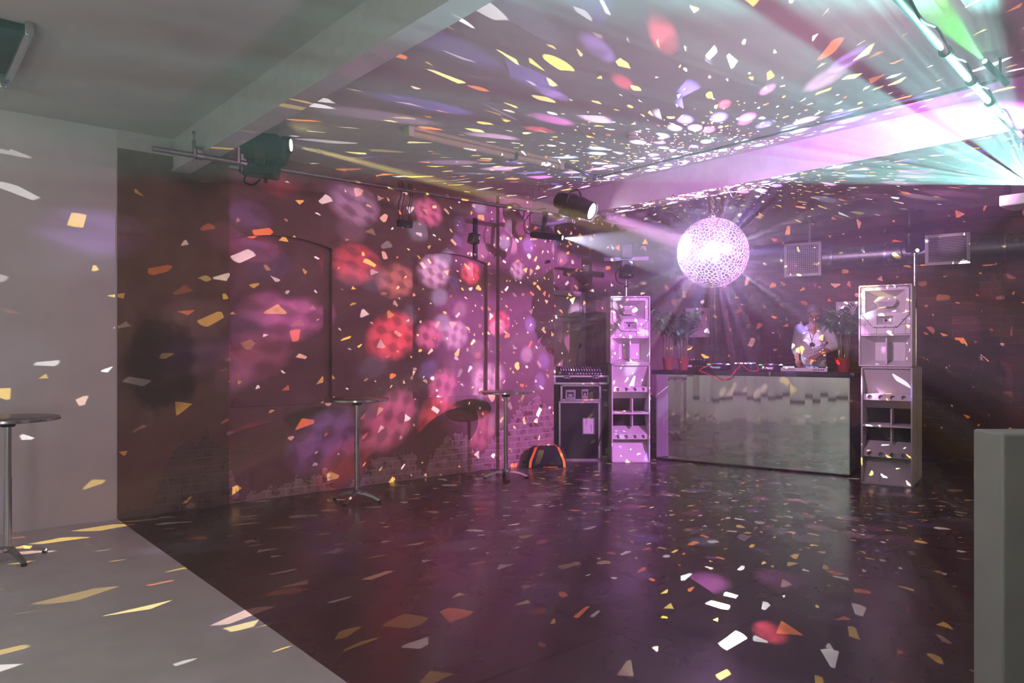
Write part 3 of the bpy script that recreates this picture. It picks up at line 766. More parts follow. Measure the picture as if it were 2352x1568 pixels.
def desk():
    r = empty('mixing_desk', 'black sound mixing desk lying in the shallow tray case', 'mixing desk', (FX + .035, FY - .02, 1.243), 0)
    mb = MB(); x0, x1 = -.34, .33
    mb.prism([(x0, 0, 0), (x0, .42, 0), (x0, .42, .12), (x0, .02, .06)], (x1 - x0, 0, 0)); mb.build('chassis', M['black'], r, bevel=.005)
    mb = MB(); [mb.bx(s - .012, s + .012, -.006, .44, 0, .125) for s in (x0 - .01, x1 + .01)]; mb.build('end_cheeks', M['black_metal'], r, bevel=.004)
    mb = MB(); rnd = random.Random(2)
    for i in range(16): MB().bx(-.31 + i * .038, -.295 + i * .038, .05, .06, .066, .082).build('fader_cap', M['paper'], r)
    mb = MB()
    for i in range(14):
        if rnd.random() < .75: MB().bx(-.28 + i * .042, -.262 + i * .042, -.004, .004, .012, .03).build('connector', M['aluminium'], r)
    mb = MB()
    for i in range(16):
        for k in range(4): MB().cyl((-.302 + i * .038, .16 + k * .055, .082 + k * .008), (-.302 + i * .038, .16 + k * .055, .10 + k * .008), .008, n=8).build('knob', M['steel'], r)
    m_ = empty('gooseneck_microphone', 'black gooseneck microphone standing up from the sound desk', 'microphone', (FX + .035 - .05, FY + .25, 1.343), 0)
    MB().lathe([(0, 0), (.03, 0), (.028, .015), (.01, .02), (0, .02)], 16).build('base', M['black'], m_)
    MB().tube(smooth_path([(0, 0, .015), (.0, 0, .1), (.012, 0, .22), (.035, -.02, .30)]), .005, 8).build('gooseneck', M['black_metal'], m_)
    MB().tube([(.033, -.018, .295), (.045, -.03, .33), (.055, -.042, .36)], [.011, .016, .012], 12).build('capsule', M['black'], m_)
desk()
tag(MB().tube(smooth_path([(FX + .15, FY - .034, 1.262), (FX + .2, FY - .075, 1.22), (FX + .27, FY - .08, 1.12), (FX + .33, FY - .07, 1.05), (FX + .34, FY - .03, .8), (FX + .33, FY - .02, .45), (FX + .25, FY - .03, .12), (FX + .3, FY - .08, .012), (FX + .42, FY - .12, .008)]), .006, 8).build('audio_cable', M['rubber']), 'black cable trailing from the sound desk down the case to the floor', 'cable')
flight_case('flight_case', 'narrow black case standing between the case stack and the left speakers', (FX + .475, FY + .29, 0), 0, .28, .4, 1.02, ((-.05, .80, .11, .07), (.0, .1, .12, .07)), None)
def bag():
    r = empty('holdall_bag', 'black holdall bag with orange straps on the floor by the flight cases', 'bag', (.475, 10.20, 0), .04)
    mb = MB(); n = 20; rings = []
    for i in range(13):
        t = -1 + 2 * i / 12; s = (1 - abs(t) ** 4 * .25); x = t * .27
        ring = []
        for k in range(n):
            a = 2 * PI * k / n; ca, sa = math.cos(a), math.sin(a)
            yy = .13 * math.copysign(abs(ca) ** .6, ca) * s; zz = .145 + (.145 * math.copysign(abs(sa) ** .55, sa)) * (s if sa > 0 else 1) - (.03 * (1 - t * t) if sa > .6 else 0) * 0
            ring.append((x * (1 if sa < 0 else .86), yy, max(.002, zz)))
        rings.append(ring)
    vs = [p for q in rings for p in q]; fs = []
    for i in range(12):
        for k in range(n): fs.append((i * n + k, i * n + (k + 1) % n, (i + 1) * n + (k + 1) % n, (i + 1) * n + k))
    fs += [tuple(range(n)), tuple(12 * n + k for k in range(n))]
    mb.add(vs, fs); mb.build('bag_body', M['fabric_black'], r, sharp=50)
    for s in (-1, 1):
        pts = smooth_path([(s * .235, -.138, .01), (s * .225, -.137, .10), (s * .185, -.135, .2), (s * .15, -.11, .285)])
        mb = MB()
        for a_, b_ in zip(pts[:-1], pts[1:]): mb.quad(a_ + Vector((-.018, 0, 0)), a_ + Vector((.018, 0, 0)), b_ + Vector((.018, 0, 0)), b_ + Vector((-.018, 0, 0)))
        mb.build('strap', M['orange'], r)
    MB().tube(smooth_path([(-.14, -.11, .285), (-.1, -.06, .315), (0, -.03, .335), (.1, -.06, .315), (.14, -.11, .285)]), .006, 8).build('carry_handle', M['orange'], r)
    MB().tube([(-.22, 0, .288), (.22, 0, .288)], .006, 6).build('zip', M['rubber'], r)
    MB().bx(-.06, .14, -.137, -.132, .012, .02).build('piping', M['orange'], r)
bag()

# ------------------------------------------------------------------ wall monitors and stand
def monitor(label, loc, rz, stand=None):
    r = empty('wall_speaker', label, 'speaker', loc, rz, 'small white speakers on the back wall')
    MB().bx(-.18, .18, 0, .24, 0, .5).build('cabinet', M['speaker_white'], r, bevel=.008)
    MB().lathe([(0, 0), (.125, 0), (.13, .008), (.12, .012), (.05, -.02), (0, -.012)], 32).build('woofer', M['cream'], r, (0, -.002, .18)).rotation_euler.x = PI / 2
    for x in (-.115, .115):
        MB().lathe([(0, 0), (.03, 0), (.03, .004), (.024, .004), (.02, -.02), (0, -.02)], 20).build('port', M['steel'], r, (x, -.002, .41)).rotation_euler.x = PI / 2
    MB().lathe([(0, 0), (.04, 0), (.042, .005), (.03, .007), (0, .001)], 20).build('tweeter', M['cream'], r, (0, -.002, .38)).rotation_euler.x = PI / 2
    MB().bx(-.03, .03, -.004, .0, .018, .03).build('badge', M['rubber'], r)
    if stand:
        mb = MB(); mb.cyl((-.03, .12, -stand + .02), (-.03, .12, 0), .012, n=12); mb.build('stand_pole', M['black_metal'], r)
        MB().lathe([(0, 0), (.16, 0), (.16, .012), (.02, .025), (0, .025)], 24, (-.03, .12, -stand)).build('stand_base', M['black_metal'], r)
    else:
        MB().bx(-.05, .05, .235, .40, .2, .3).build('wall_bracket', M['black_metal'], r)
monitor('small white speaker on a thin stand behind the left palms', BW(.22, .55, 1.83), BWA + .1, 1.83)
monitor('small white speaker on the brick wall half hidden by the right stack', BW(2.60, .40, 1.86), BWA)
# ------------------------------------------------------------------ pipes, conduit, fittings on the ceiling
PZ = 3.335
def pipe(name, label, p0, p1, r=.024, m='pipe'):
    o = tag(MB().tube([p0, p1], r, 16).build(name, M[m]), label, 'pipe'); return o
lp = empty('lighting_pipe', 'grey scaffold pipe hung under the beams along the left wall', 'pipe')
MB().tube([L(.06, .98, PZ), L(5.62, .98, PZ)], .024, 16).build('tube', M['pipe'], lp)
def clamp(parent, a, b, z):
    mb = MB(); c = L(a, b, z)
    mb.tube([c + RU * -.03, c + RU * .03], .034, 14)
    mb.box(c + Vector((0, 0, .05)), (.05, .05, .06), (0, 0, TH)); mb.box(c + RU * -.045 + Vector((0, 0, .07)), (.02, .05, .14), (0, 0, TH)); mb.cyl(c + RU * -.045 + Vector((0, 0, -.07)), c + RU * -.045 + Vector((0, 0, .2)), .008, n=8); mb.cyl(c + RU * -.045 + Vector((0, 0, .19)), c + RU * -.045 + Vector((0, 0, .215)), .016, n=6)
    mb.cyl(c + RU * -.01 + Vector((0, 0, -.03)), c + RU * -.01 + Vector((0, 0, -.075)), .009, n=8)
    mb.build('beam_clamp', M['steel'], parent)
clamp(lp, .45, .98, PZ); clamp(lp, .84, .98, PZ); clamp(lp, 5.2, .98, PZ)
rp = empty('lighting_pipe', 'grey scaffold pipe crossing the upper right corner', 'pipe')
R0 = Vector((4.14, 6.02, PZ)); RD = Vector((-.686, -.728, 0)).normalized()
MB().tube([R0 - RD * .35, R0 + RD * 4.2], .025, 16).build('tube', M['pipe_dark'], rp)
for t in (1.15, 1.7, 2.35): MB().tube([R0 + RD * (t - .03), R0 + RD * (t + .03)], .036, 14).build('collar', M['black_metal'], rp)
mb = MB(); mb.box(R0 + Vector((0, 0, .018)), (.07, .07, .05), (0, 0, TH)); mb.cyl(R0 + Vector((0, 0, -.09)), R0 + Vector((0, 0, .04)), .01, n=8); mb.tube([R0 - RD * .04, R0 + RD * .04], .044, 14); mb.build('beam_clamp', M['black_metal'], rp)
lps = [R0 + RD * .05 + Vector((.0, 0, .03)), R0 + Vector((.03, -.05, .14)), R0 + Vector((.08, -.06, .17)), R0 + Vector((.13, -.04, .12)), R0 + Vector((.14, 0, .02)), R0 + Vector((.10, .02, -.06)), R0 + Vector((.03, .0, -.045))]
tag(MB().tube(smooth_path(lps), .009, 8).build('power_cable', M['rubber']), 'black cable coiled round the clamp at the end of the right pipe', 'cable')
tag(MB().tube(smooth_path([R0 + RD * (.1 + .32 * k) + Vector((0, 0, .036 - (.05 if k % 2 else 0))) + Vector((.035, 0, 0)) for k in range(12)]), .008, 8).build('power_cable', M['rubber']), 'black cable running along the right pipe', 'cable')
tag(MB().tube(smooth_path([L(.9 + .45 * k, .98 - .03, PZ + (.027 if k % 2 else .012)) for k in range(10)]), .006, 6).build('power_cable', M['rubber']), 'black cable running along the left pipe', 'cable')

t = empty('fluorescent_batten', 'long cream fluorescent batten on the ceiling of the dance bay', 'ceiling light', P3(935, 302, 6.93), TH)
zz = CEIL - t.location.z
MB().bx(0, 2.0, -.05, .05, zz - .035, zz - .001).build('tray', M['cream'], t, bevel=.004)
MB().tube([(.04, 0, zz - .06), (1.96, 0, zz - .06)], .035, 18).build('diffuser', M['cream'], t)
for x in (-.012, 1.95): MB().bx(x, x + .062, -.052, .052, zz - .1, zz - .001).build('end_cap', M['cream'], t, bevel=.006)
MB().bx(1.3, 1.33, -.054, .054, zz - .098, zz - .02).build('clip', M['steel'], t)
e1 = t.location + RU * 2.02; e1.z = CEIL - .03
e2 = P3(1370, 402, 8.86); e2.z = CEIL - .03
e3 = e2 + RN * 7.0
tag(MB().tube([e1, e2 - (e2 - e1).normalized() * .03], .013, 10).build('conduit', M['pipe']), 'short grey conduit from the fluorescent batten to the corner box', 'conduit')
tag(MB().tube([e2 + RN * .03, e3], .013, 10).build('conduit', M['pipe']), 'long grey conduit across the ceiling in front of the beam above the ball', 'conduit')
tag(MB().box(e2 + Vector((0, 0, -.002)), (.07, .07, .055), (0, 0, TH)).build('junction_box', M['steel'], bevel=.005), 'small grey box where the two ceiling conduits meet', 'junction box')
s = empty('smoke_detector', 'round white smoke detector on the ceiling', 'smoke detector', (1.16, 7.16, CEIL), 0)
MB().lathe([(0, -.06), (.03, -.06), (.05, -.045), (.055, -.02), (.06, -.015), (.06, -.001), (0, -.001)], 28).build('housing', M['speaker_white'], s)
MB().lathe([(.052, -.034), (.0535, -.034), (.0535, -.03), (.052, -.03)], 28).build('sensor_slot', M['rubber'], s)
# light fitting at the top left corner
c0 = P3(66, 96, 4.79)
t = empty('ceiling_fitting', 'hanging strip light fitting with a metal rim at the top left corner', 'ceiling light', (c0.x, c0.y, CEIL), TH)
MB().bx(-.95, -.02, -.02, .95, -.055, -.002).build('housing', M['case_black'], t)
mb = MB(); mb.tube([(0, .96, -.075), (0, -.05, -.075), ], .018, 12); mb.build('rim_rail', M['aluminium'], t)
mb = MB(); mb.bx(-.03, .02, -.08, .97, -.09, -.001); mb.build('side_rim', M['aluminium'], t, bevel=.006)
mb = MB(); mb.bx(-.97, .0, .93, 1.0, -.10, -.002); mb.build('end_bar', M['steel'], t, bevel=.006)
MB().tube([(-.95, 1.05, -.09), (-.06, 1.05, -.09)], .045, 16).build('lamp_tube', M['olive'], t)
MB().bx(-.06, -.01, 1.0, 1.1, -.14, -.04).build('lamp_holder', M['aluminium'], t, bevel=.01)

# chain for the ball
ch = empty('hanging_chain', 'steel chain holding the mirror ball under the beam', 'chain', BALL)
z = BR + .05; k = 0; mb = MB()
while z < BEAMZ - BALL.z - .05:
    pts = []
    for q in range(13):
        a = 2 * PI * q / 12; x = .013 * math.cos(a); zz = .024 * math.sin(a)
        pts.append((x if k % 2 else 0, 0 if k % 2 else x, z + .018 + zz))
    mb.tube(pts, .0042, 6, caps=False); z += .036; k += 1
mb.build('links', M['chrome'], ch)
mb = MB(); mb.tube(smooth_path([(0, 0, BEAMZ - BALL.z - .06), (.015, 0, BEAMZ - BALL.z - .04), (0, 0, BEAMZ - BALL.z - .018), (-.015, 0, BEAMZ - BALL.z - .03)]), .006, 8); mb.box((0, 0, BEAMZ - BALL.z - .012), (.1, .06, .02), (0, 0, TH)); mb.build('beam_hook', M['chrome'], ch)
kk = empty('shackle', 'spare shackle hanging from the beam left of the chain', 'shackle', L(5.40, 3.22, BEAMZ - .002))
MB().box((0, 0, -.012), (.08, .05, .02), (0, 0, TH)).build('plate', M['chrome'], kk)
MB().tube(smooth_path([(-.03, 0, -.02), (-.03, 0, -.07), (0, 0, -.1), (.03, 0, -.07), (.03, 0, -.03)]), .007, 8).build('bow', M['chrome'], kk)

# ------------------------------------------------------------------ lanterns
def frame_to(o, d, up=Vector((0, 0, 1))):
    """local +X along d"""
    d = d.normalized(); y = up.cross(d).normalized(); z = d.cross(y)
    o.rotation_euler = Matrix((d, y, z)).transposed().to_euler()
# moving head near the left beam
c = L(1.02, .98, 3.44)
mh = empty('moving_head', 'large black moving head lantern clamped on the left pipe by the near beam', 'stage light', c)
frame_to(mh, RU * .8 + RN * .6)
o = MB().box((-.02, 0, -.12), (.34, .22, .16), (0, .12, 0)).build('base', M['black'], mh, bevel=.02)
[MB().box((-.03, y_, -.12), (.1, .01, .03)).build('carry_handle', M['black_metal'], o) for y_ in (-.112, .112)]
MB().prism([(-.20, -.13, -.06), (-.20, -.13, .06), (-.05, -.13, .19), (.17, -.13, .17), (.25, -.13, .08), (.21, -.13, -.06), (.12, -.13, -.1)], (0, .26, 0)).build('head', M['black'], mh, bevel=.02)
for s in (-1, 1): MB().box((.02, s * .15, -.02), (.1, .025, .2)).build('yoke_arm', M['black_metal'], mh, bevel=.008)
MB().cyl((.19, 0, .10), (.27, 0, .10), .085, .078, 24).build('lens_barrel', M['black_metal'], mh)
MB().cyl((.266, 0, .10), (.274, 0, .10), .055, n=24).build('lens', M['lens_yellow'], mh)
MB().cyl((-.19, 0, -.12), (-.29, 0, -.105), .035, n=14).build('pipe_clamp', M['steel'], mh)
MB().tube(smooth_path([(-.15, .02, -.18), (-.17, .03, -.24), (-.1, .05, -.27), (-.02, .03, -.22)]), .008, 8).build('safety_wire', M['rubber'], mh)
mb = MB(); mb.bx(.02, .05, -.02, .02, -.26, -.19); mb.build('locking_knob', M['black_metal'], mh)
# spot at the far end of the left pipe
SPA = P3(1362, 486, 9.12); SPD = (BALL - SPA).normalized()
sp = empty('spot_lantern', 'black spot lantern with a glowing front at the far end of the left pipe', 'stage light', SPA - SPD * .03)
frame_to(sp, SPD)
MB().tube([(-.52, 0, 0), (-.5, 0, 0), (-.34, 0, 0), (-.3, 0, 0), (-.16, 0, 0), (0, 0, 0)], [.07, .1, .115, .13, .13, .105], 20).build('body', M['black'], sp)
MB().tube([(-.04, 0, 0), (.03, 0, 0)], .115, 24, False).build('hood', M['black_metal'], sp)
MB().cyl((-.004, 0, 0), (.006, 0, 0), .098, n=28).build('lens', M['lens_pink'], sp)
mb = MB(); mb.tube(smooth_path([(-.28, -.15, 0), (-.28, -.15, .12), (-.28, 0, .19), (-.28, .15, .12), (-.28, .15, 0)]), .012, 8); mb.build('yoke', M['black_metal'], sp)
MB().box((-.30, 0, -.13), (.2, .14, .05)).build('ballast', M['black'], sp, bevel=.01)
mb = MB(); [mb.bx(-.26 + .03 * i, -.25 + .03 * i, -.135, .135, -.06, .06) for i in range(4)]; mb.build('cooling_fins', M['black_metal'], sp)
tag(MB().tube(smooth_path([L(5.0, .98, PZ + .03), SPA + Vector((-.34, .05, .12)), SPA + Vector((-.28, .04, .22)), SPA + Vector((-.18, .03, .2)), SPA + Vector((-.2, .02, .12))]), .009, 8).build('power_cable', M['rubber']), 'black cable looped over the spot lantern', 'cable')
# small pin spot under it
PSA = P3(1292, 546, 9.2); PSD = (P3(1215, 538, 9.35) - PSA).normalized() * -1
ps = empty('pin_spot', 'slim black tubular pin spot hanging below the left pipe', 'stage light', PSA)
frame_to(ps, PSD)
MB().tube([(-.42, 0, 0), (-.40, 0, 0), (-.03, 0, 0), (-.02, 0, 0), (0, 0, 0)], [.03, .042, .042, .047, .047], 18).build('body', M['black'], ps)
MB().cyl((-.002, 0, 0), (.003, 0, 0), .026, n=20).build('lens', M['lens_white'], ps)
mb = MB(); mb.bx(-.29, -.235, -.02, .02, .03, .30); mb.build('bracket', M['black_metal'], ps, bevel=.004)
[MB().cyl((x, 0, -.04), (x, 0, -.075), .007, n=8).build('thumb_screw', M['black_metal'], ps) for x in (-.18, -.06)]
g = lambda x, y, z: ps.matrix_basis @ Vector((x, y, z))
bpy.context.view_layer.update()
tag(MB().tube(smooth_path([g(-.42, 0, 0), g(-.50, 0, .03), g(-.53, 0, .12), g(-.48, 0, .24), g(-.36, 0, .32), g(-.27, 0, .34)]), .006, 8).build('power_cable', M['rubber']), 'black cable looping from the tubular pin spot up to the pipe', 'cable')

# lights on poles above the stacks
def pole_light(label, base, top, rz, tilt, lit=False):
    r = empty('bar_light', label, 'stage light', base, rz, 'black light heads on poles above the stacks')
    H = top - base.z
    MB().tube([(0, 0, 0), (0, 0, H * .55), (0, 0, H * .55), (0, 0, H)], [.022, .022, .017, .017], 16).build('pole', M['chrome'], r)
    MB().lathe([(.02, H * .5), (.028, H * .5), (.028, H * .58), (.02, H * .58)], 16).build('collar', M['black'], r)
    o = MB().box((0, 0, H + .12), (.19, .17, .26)).build('head', M['black'], r, bevel=.02)
    MB().cyl((0, -.085, H + .12), (0, -.115, H + .10), .075, n=24).build('lens_barrel', M['black_metal'], o)
    MB().cyl((0, -.115, H + .10), (0, -.119, H + .098), .055, n=24).build('lens', M['lens_dark'], o)
    MB().box((0, .02, H + .27), (.68, .07, .075), (0, tilt, 0)).build('crossbar', M['black_metal'], r, bevel=.01)
    MB().box((0, 0, H + .38), (.17, .15, .22)).build('upper_head', M['black'], r, bevel=.02)
    MB().box((0, 0, H), (.08, .08, .05)).build('bracket', M['black_metal'], r)
    MB().tube(smooth_path([(-.1, 0, H + .14), (-.15, .02, H + .06), (-.12, .03, H - .06), (-.02, .03, H - .1)]), .008, 8).build('cable', M['rubber'], r)
    if lit: MB().cyl((.01, -.08, H - .0), (.01, -.10, H - .01), .02, n=14).build('indicator', M['white_led'], r)
pole_light('black light head and crossbar on the pole above the left speaker stack', LS + Vector((-.03, .25, 2.38)), 2.67, .05, -.03)
pb = RS + RSD * .24 + RSM * .53
pole_light('black light head and crossbar on the pole above the right speaker stack', Vector((pb.x, pb.y, 1.411)), 2.82, RSY + .3, -.04, True)

# projector with the teal beam
TEAL = Vector((4.36, 6.2, 2.985)); TAX = Vector((-.847, -.489, .208)).normalized()
pj = empty('projector', 'small pale laser projector hanging at the right edge, throwing the teal fan of light', 'projector', TEAL + Vector((-.02, .04, -.115)), TH)
MB().bx(-.12, .22, -.17, .17, -.045, .045).build('housing', M['cream'], pj, bevel=.01)
[MB().cyl((x, -.172, 0), (x, -.176, 0), .012, n=12).build('socket', M['black'], pj) for x in (-.08, .0)]
MB().bx(.02, .06, .13, .17, .045, .74).build('hanger', M['black_metal'], pj)
mb = MB(); q = Vector((.02, .03, .115)); 
ax = Matrix.Rotation(-TH, 3, 'Z') @ TAX
tl_ = Matrix.Rotation(-TH, 3, 'Z') @ Vector((.02, -.04, .115))
mb.cyl(tl_ - ax * .15, tl_ - ax * .035, .05, n=24); mb.bx(tl_.x - .02 + .06, tl_.x + .2, tl_.y - .05, tl_.y + .05, .04, .09); mb.build('lens_barrel', M['black'], pj)
MB().cyl(tl_ - ax * .036, tl_ - ax * .03, .04, n=24).build('lens', M['lens_teal'], pj)
# green beam lantern, thin black tube
GA = P3(2262, 141, 5.2); GB = P3(2312, 192, 5.35)
gl = empty('green_beam_light', 'thin black tube lantern with a green beam at the upper right', 'stage light', GA)
MB().tube([Vector((0, 0, 0)), (GB - GA)], .022, 14).build('body', M['black'], gl)
gd = (GA - GB).normalized()
MB().cyl(gd * .0, gd * .004, .017, n=16).build('lens', M['lens_green'], gl)
MB().tube([(GB - GA) * .7, (GB - GA) * .7 + Vector((0, 0, CEIL - GA.z - (GB - GA).z * .7 - .002))], .01, 8).build('hanger', M['black_metal'], gl)

# ------------------------------------------------------------------ duct and grilles on the brick wall
dz = 3.06; dr = .17; off = .30
d = empty('ventilation_duct', 'round silver ventilation duct running along the brick wall', 'duct', BW(0, off, dz), BWA)
MB().tube([(-.2 + .2 * k, 0, 0) for k in range(56)], dr, 32).build('duct_tube', M['steel'], d)
for k in range(14): MB().tube([(.1 + .75 * k, 0, 0), (.13 + .75 * k, 0, 0)], dr + .006, 32).build('joint_band', M['aluminium'], d)
for k in range(7): MB().bx(.5 + 1.5 * k, .53 + 1.5 * k, -.012, .012, dr, CEIL - dz - .002).build('hanging_strap', M['steel'], d)
def grille(label, v, z, w, h, mesh_):
    r = empty('vent_grille', label, 'vent', BW(v, .515, z), BWA)
    MB().plate(-w / 2, w / 2, -h / 2, h / 2, [(-w / 2 + .045, w / 2 - .045, -h / 2 + .045, h / 2 - .045)], 0, .02).build('frame', M['speaker_white'], r, bevel=.003)
    MB().bx(-w / 2 + .02, w / 2 - .02, .02, .028, -h / 2 + .02, h / 2 - .02).build('boot', M['steel'], r)
    MB().bx(-w / 2 + .04, w / 2 - .04, .014, .019, -h / 2 + .04, h / 2 - .04).build('backing', M['dark'], r)
    mb = MB(); n = 15
    for k in range(n):
        z_ = -h / 2 + .05 + (h - .1) * (k + .5) / n; mb.box((0, .008, z_), (w - .09, .012, .006), (.5, 0, 0))
    if mesh_:
        for k in range(n): x_ = -w / 2 + .05 + (w - .1) * (k + .5) / n; mb.bx(x_ - .003, x_ + .003, .003, .012, -h / 2 + .045, h / 2 - .045)
    mb.build('louvres', M['speaker_white'], r, smooth=False)
grille('square white egg crate vent grille on the duct above the booth', 1.95, 3.04, .56, .53, True)
grille('square white louvred vent grille at the right end of the brick wall', 3.93, 3.05, .56, .44, False)
tag(MB().tube(smooth_path([BW(.2 + .7 * k, .02, 3.52 - (.04 if k % 2 else 0)) for k in range(12)], 5), .008, 6).build('wall_cable', M['rubber']), 'dark cable sagging along the top of the brick wall', 'cable')

# ------------------------------------------------------------------ small things on the left wall
r = empty('wall_bracket', 'dark metal bracket high on the left wall right of the second niche', 'bracket', L(4.30, 0, 3.1), TH)
MB().bx(-.03, .03, -.03, 0, -.28, .26).build('back_strip', M['rubber'], r); MB().box((-.05, -.06, -.02), (.12, .1, .13), (0, .2, 0)).build('box', M['black_metal'], r, bevel=.01)
r = empty('socket_box', 'small dark socket box with loose wires high on the left wall', 'socket box', L(3.20, 0, 3.18), TH)
MB().bx(-.1, .1, -.05, 0, -.06, .02).build('box', M['black_metal'], r, bevel=.006)
[MB().tube(smooth_path([(x, -.03, .02), (x - .03, -.05, .16), (x + .02, -.03, .34), (x, -.005, .5)]), .005, 6).build('wire', M['rubber'], r) for x in (-.08, -.03, .06, .09)]
tag(onroom(MB().bx(5.50, 5.56, -.135, -.121, 2.85, 2.89).build('wall_plate', M['rubber'])), 'tiny dark plate on the lit pier above the door shadow', 'wall plate')
# ------------------------------------------------------------------ the man behind the counter
def ell_loft(mb, rings, n=20):
    """rings: (cx, cy, cz, rx, ry) closed loft"""
    vs = []
    for cx, cy, cz, rx, ry in rings:
        for k in range(n):
            a = 2 * PI * k / n; vs.append((cx + rx * math.cos(a), cy + ry * math.sin(a), cz))
    fs = [(i * n + k, i * n + (k + 1) % n, (i + 1) * n + (k + 1) % n, (i + 1) * n + k) for i in range(len(rings) - 1) for k in range(n)]
    fs += [tuple(range(n))[::-1], tuple((len(rings) - 1) * n + k for k in range(n))]
    return mb.add(vs, fs)
def ball(mb, c, r, n=14, sc=(1, 1, 1), rot=None):
    c = Vector(c); R = rot or Matrix.Identity(3); tmp = MB().lathe([(r * math.sin(PI * k / n), -r * math.cos(PI * k / n)) for k in range(n + 1)], n * 2)
    return mb.add([c + R @ Vector((p.x * sc[0], p.y * sc[1], p.z * sc[2])) for p in tmp.v], tmp.f)
def limb(mb, pts, rs, n=14):
    mb.tube(smooth_path(pts, 4), [rs[min(i // 4, len(rs) - 1)] + (rs[min(i // 4 + 1, len(rs) - 1)] - rs[min(i // 4, len(rs) - 1)]) * (i % 4) / 4 for i in range((len(pts) - 1) * 4 + 1)], n)
    for p, r in zip(pts, rs): ball(mb, p, r * .99, 8)
def remesh(o, vox, it=3, fac=.5):
    m = o.modifiers.new('remesh', 'REMESH'); m.mode = 'VOXEL'; m.voxel_size = vox; m.use_smooth_shade = True
    s = o.modifiers.new('smooth', 'SMOOTH'); s.iterations = it; s.factor = fac
def hand(mb, wrist, d, palm_n, thumb, s=1.0, curl=.5):
    """palm and five fingers; d = hand direction, palm_n = palm normal, thumb = side of the thumb"""
    wrist = Vector(wrist); d = Vector(d).normalized(); pn = (Vector(palm_n) - d * d.dot(Vector(palm_n))).normalized(); t = pn.cross(d) * thumb
    ctr = wrist + d * .05
    R = Matrix((t, pn, d)).transposed()
    ball(mb, ctr, .05, 10, (.82, .34, .98), R)
    mb.tube([wrist - d * .02, wrist + d * .03], [.025, .028], 12)
    for k, (off_, ln, r) in enumerate(((.028, .072, .0088), (.0095, .080, .0092), (-.0095, .075, .0088), (-.028, .058, .0078))):
        p = wrist + d * (.085 - abs(off_) * .2) + t * off_; q = d.copy(); pts = [p - d * .02, p]
        for j, f in enumerate((.42, .33, .25)):
            q = (Matrix.Rotation(curl * (.55 + .1 * k), 3, t) @ q) if q.dot(pn) < .9 else q
            if (q.dot(pn)) < pts[-1].dot(pn) * 0 - .2: q = d
            p = p + q * ln * f; pts.append(p)
        mb.tube(pts, [r, r, r * .95, r * .88, r * .72], 8); ball(mb, pts[-1], r * .74, 6)
    p = wrist + d * .025 + t * .032; q = (d * .62 + t * .72 + pn * .25).normalized()
    pts = [p - t * .012, p + q * .032, p + q * .032 + (d * .85 + t * .35 + pn * .3).normalized() * .028, p + q * .032 + (d * .9 + t * .2 + pn * .35).normalized() * .052]
    mb.tube(pts, [.0125, .0115, .0095, .0075], 8); ball(mb, pts[-1], .0076, 6)
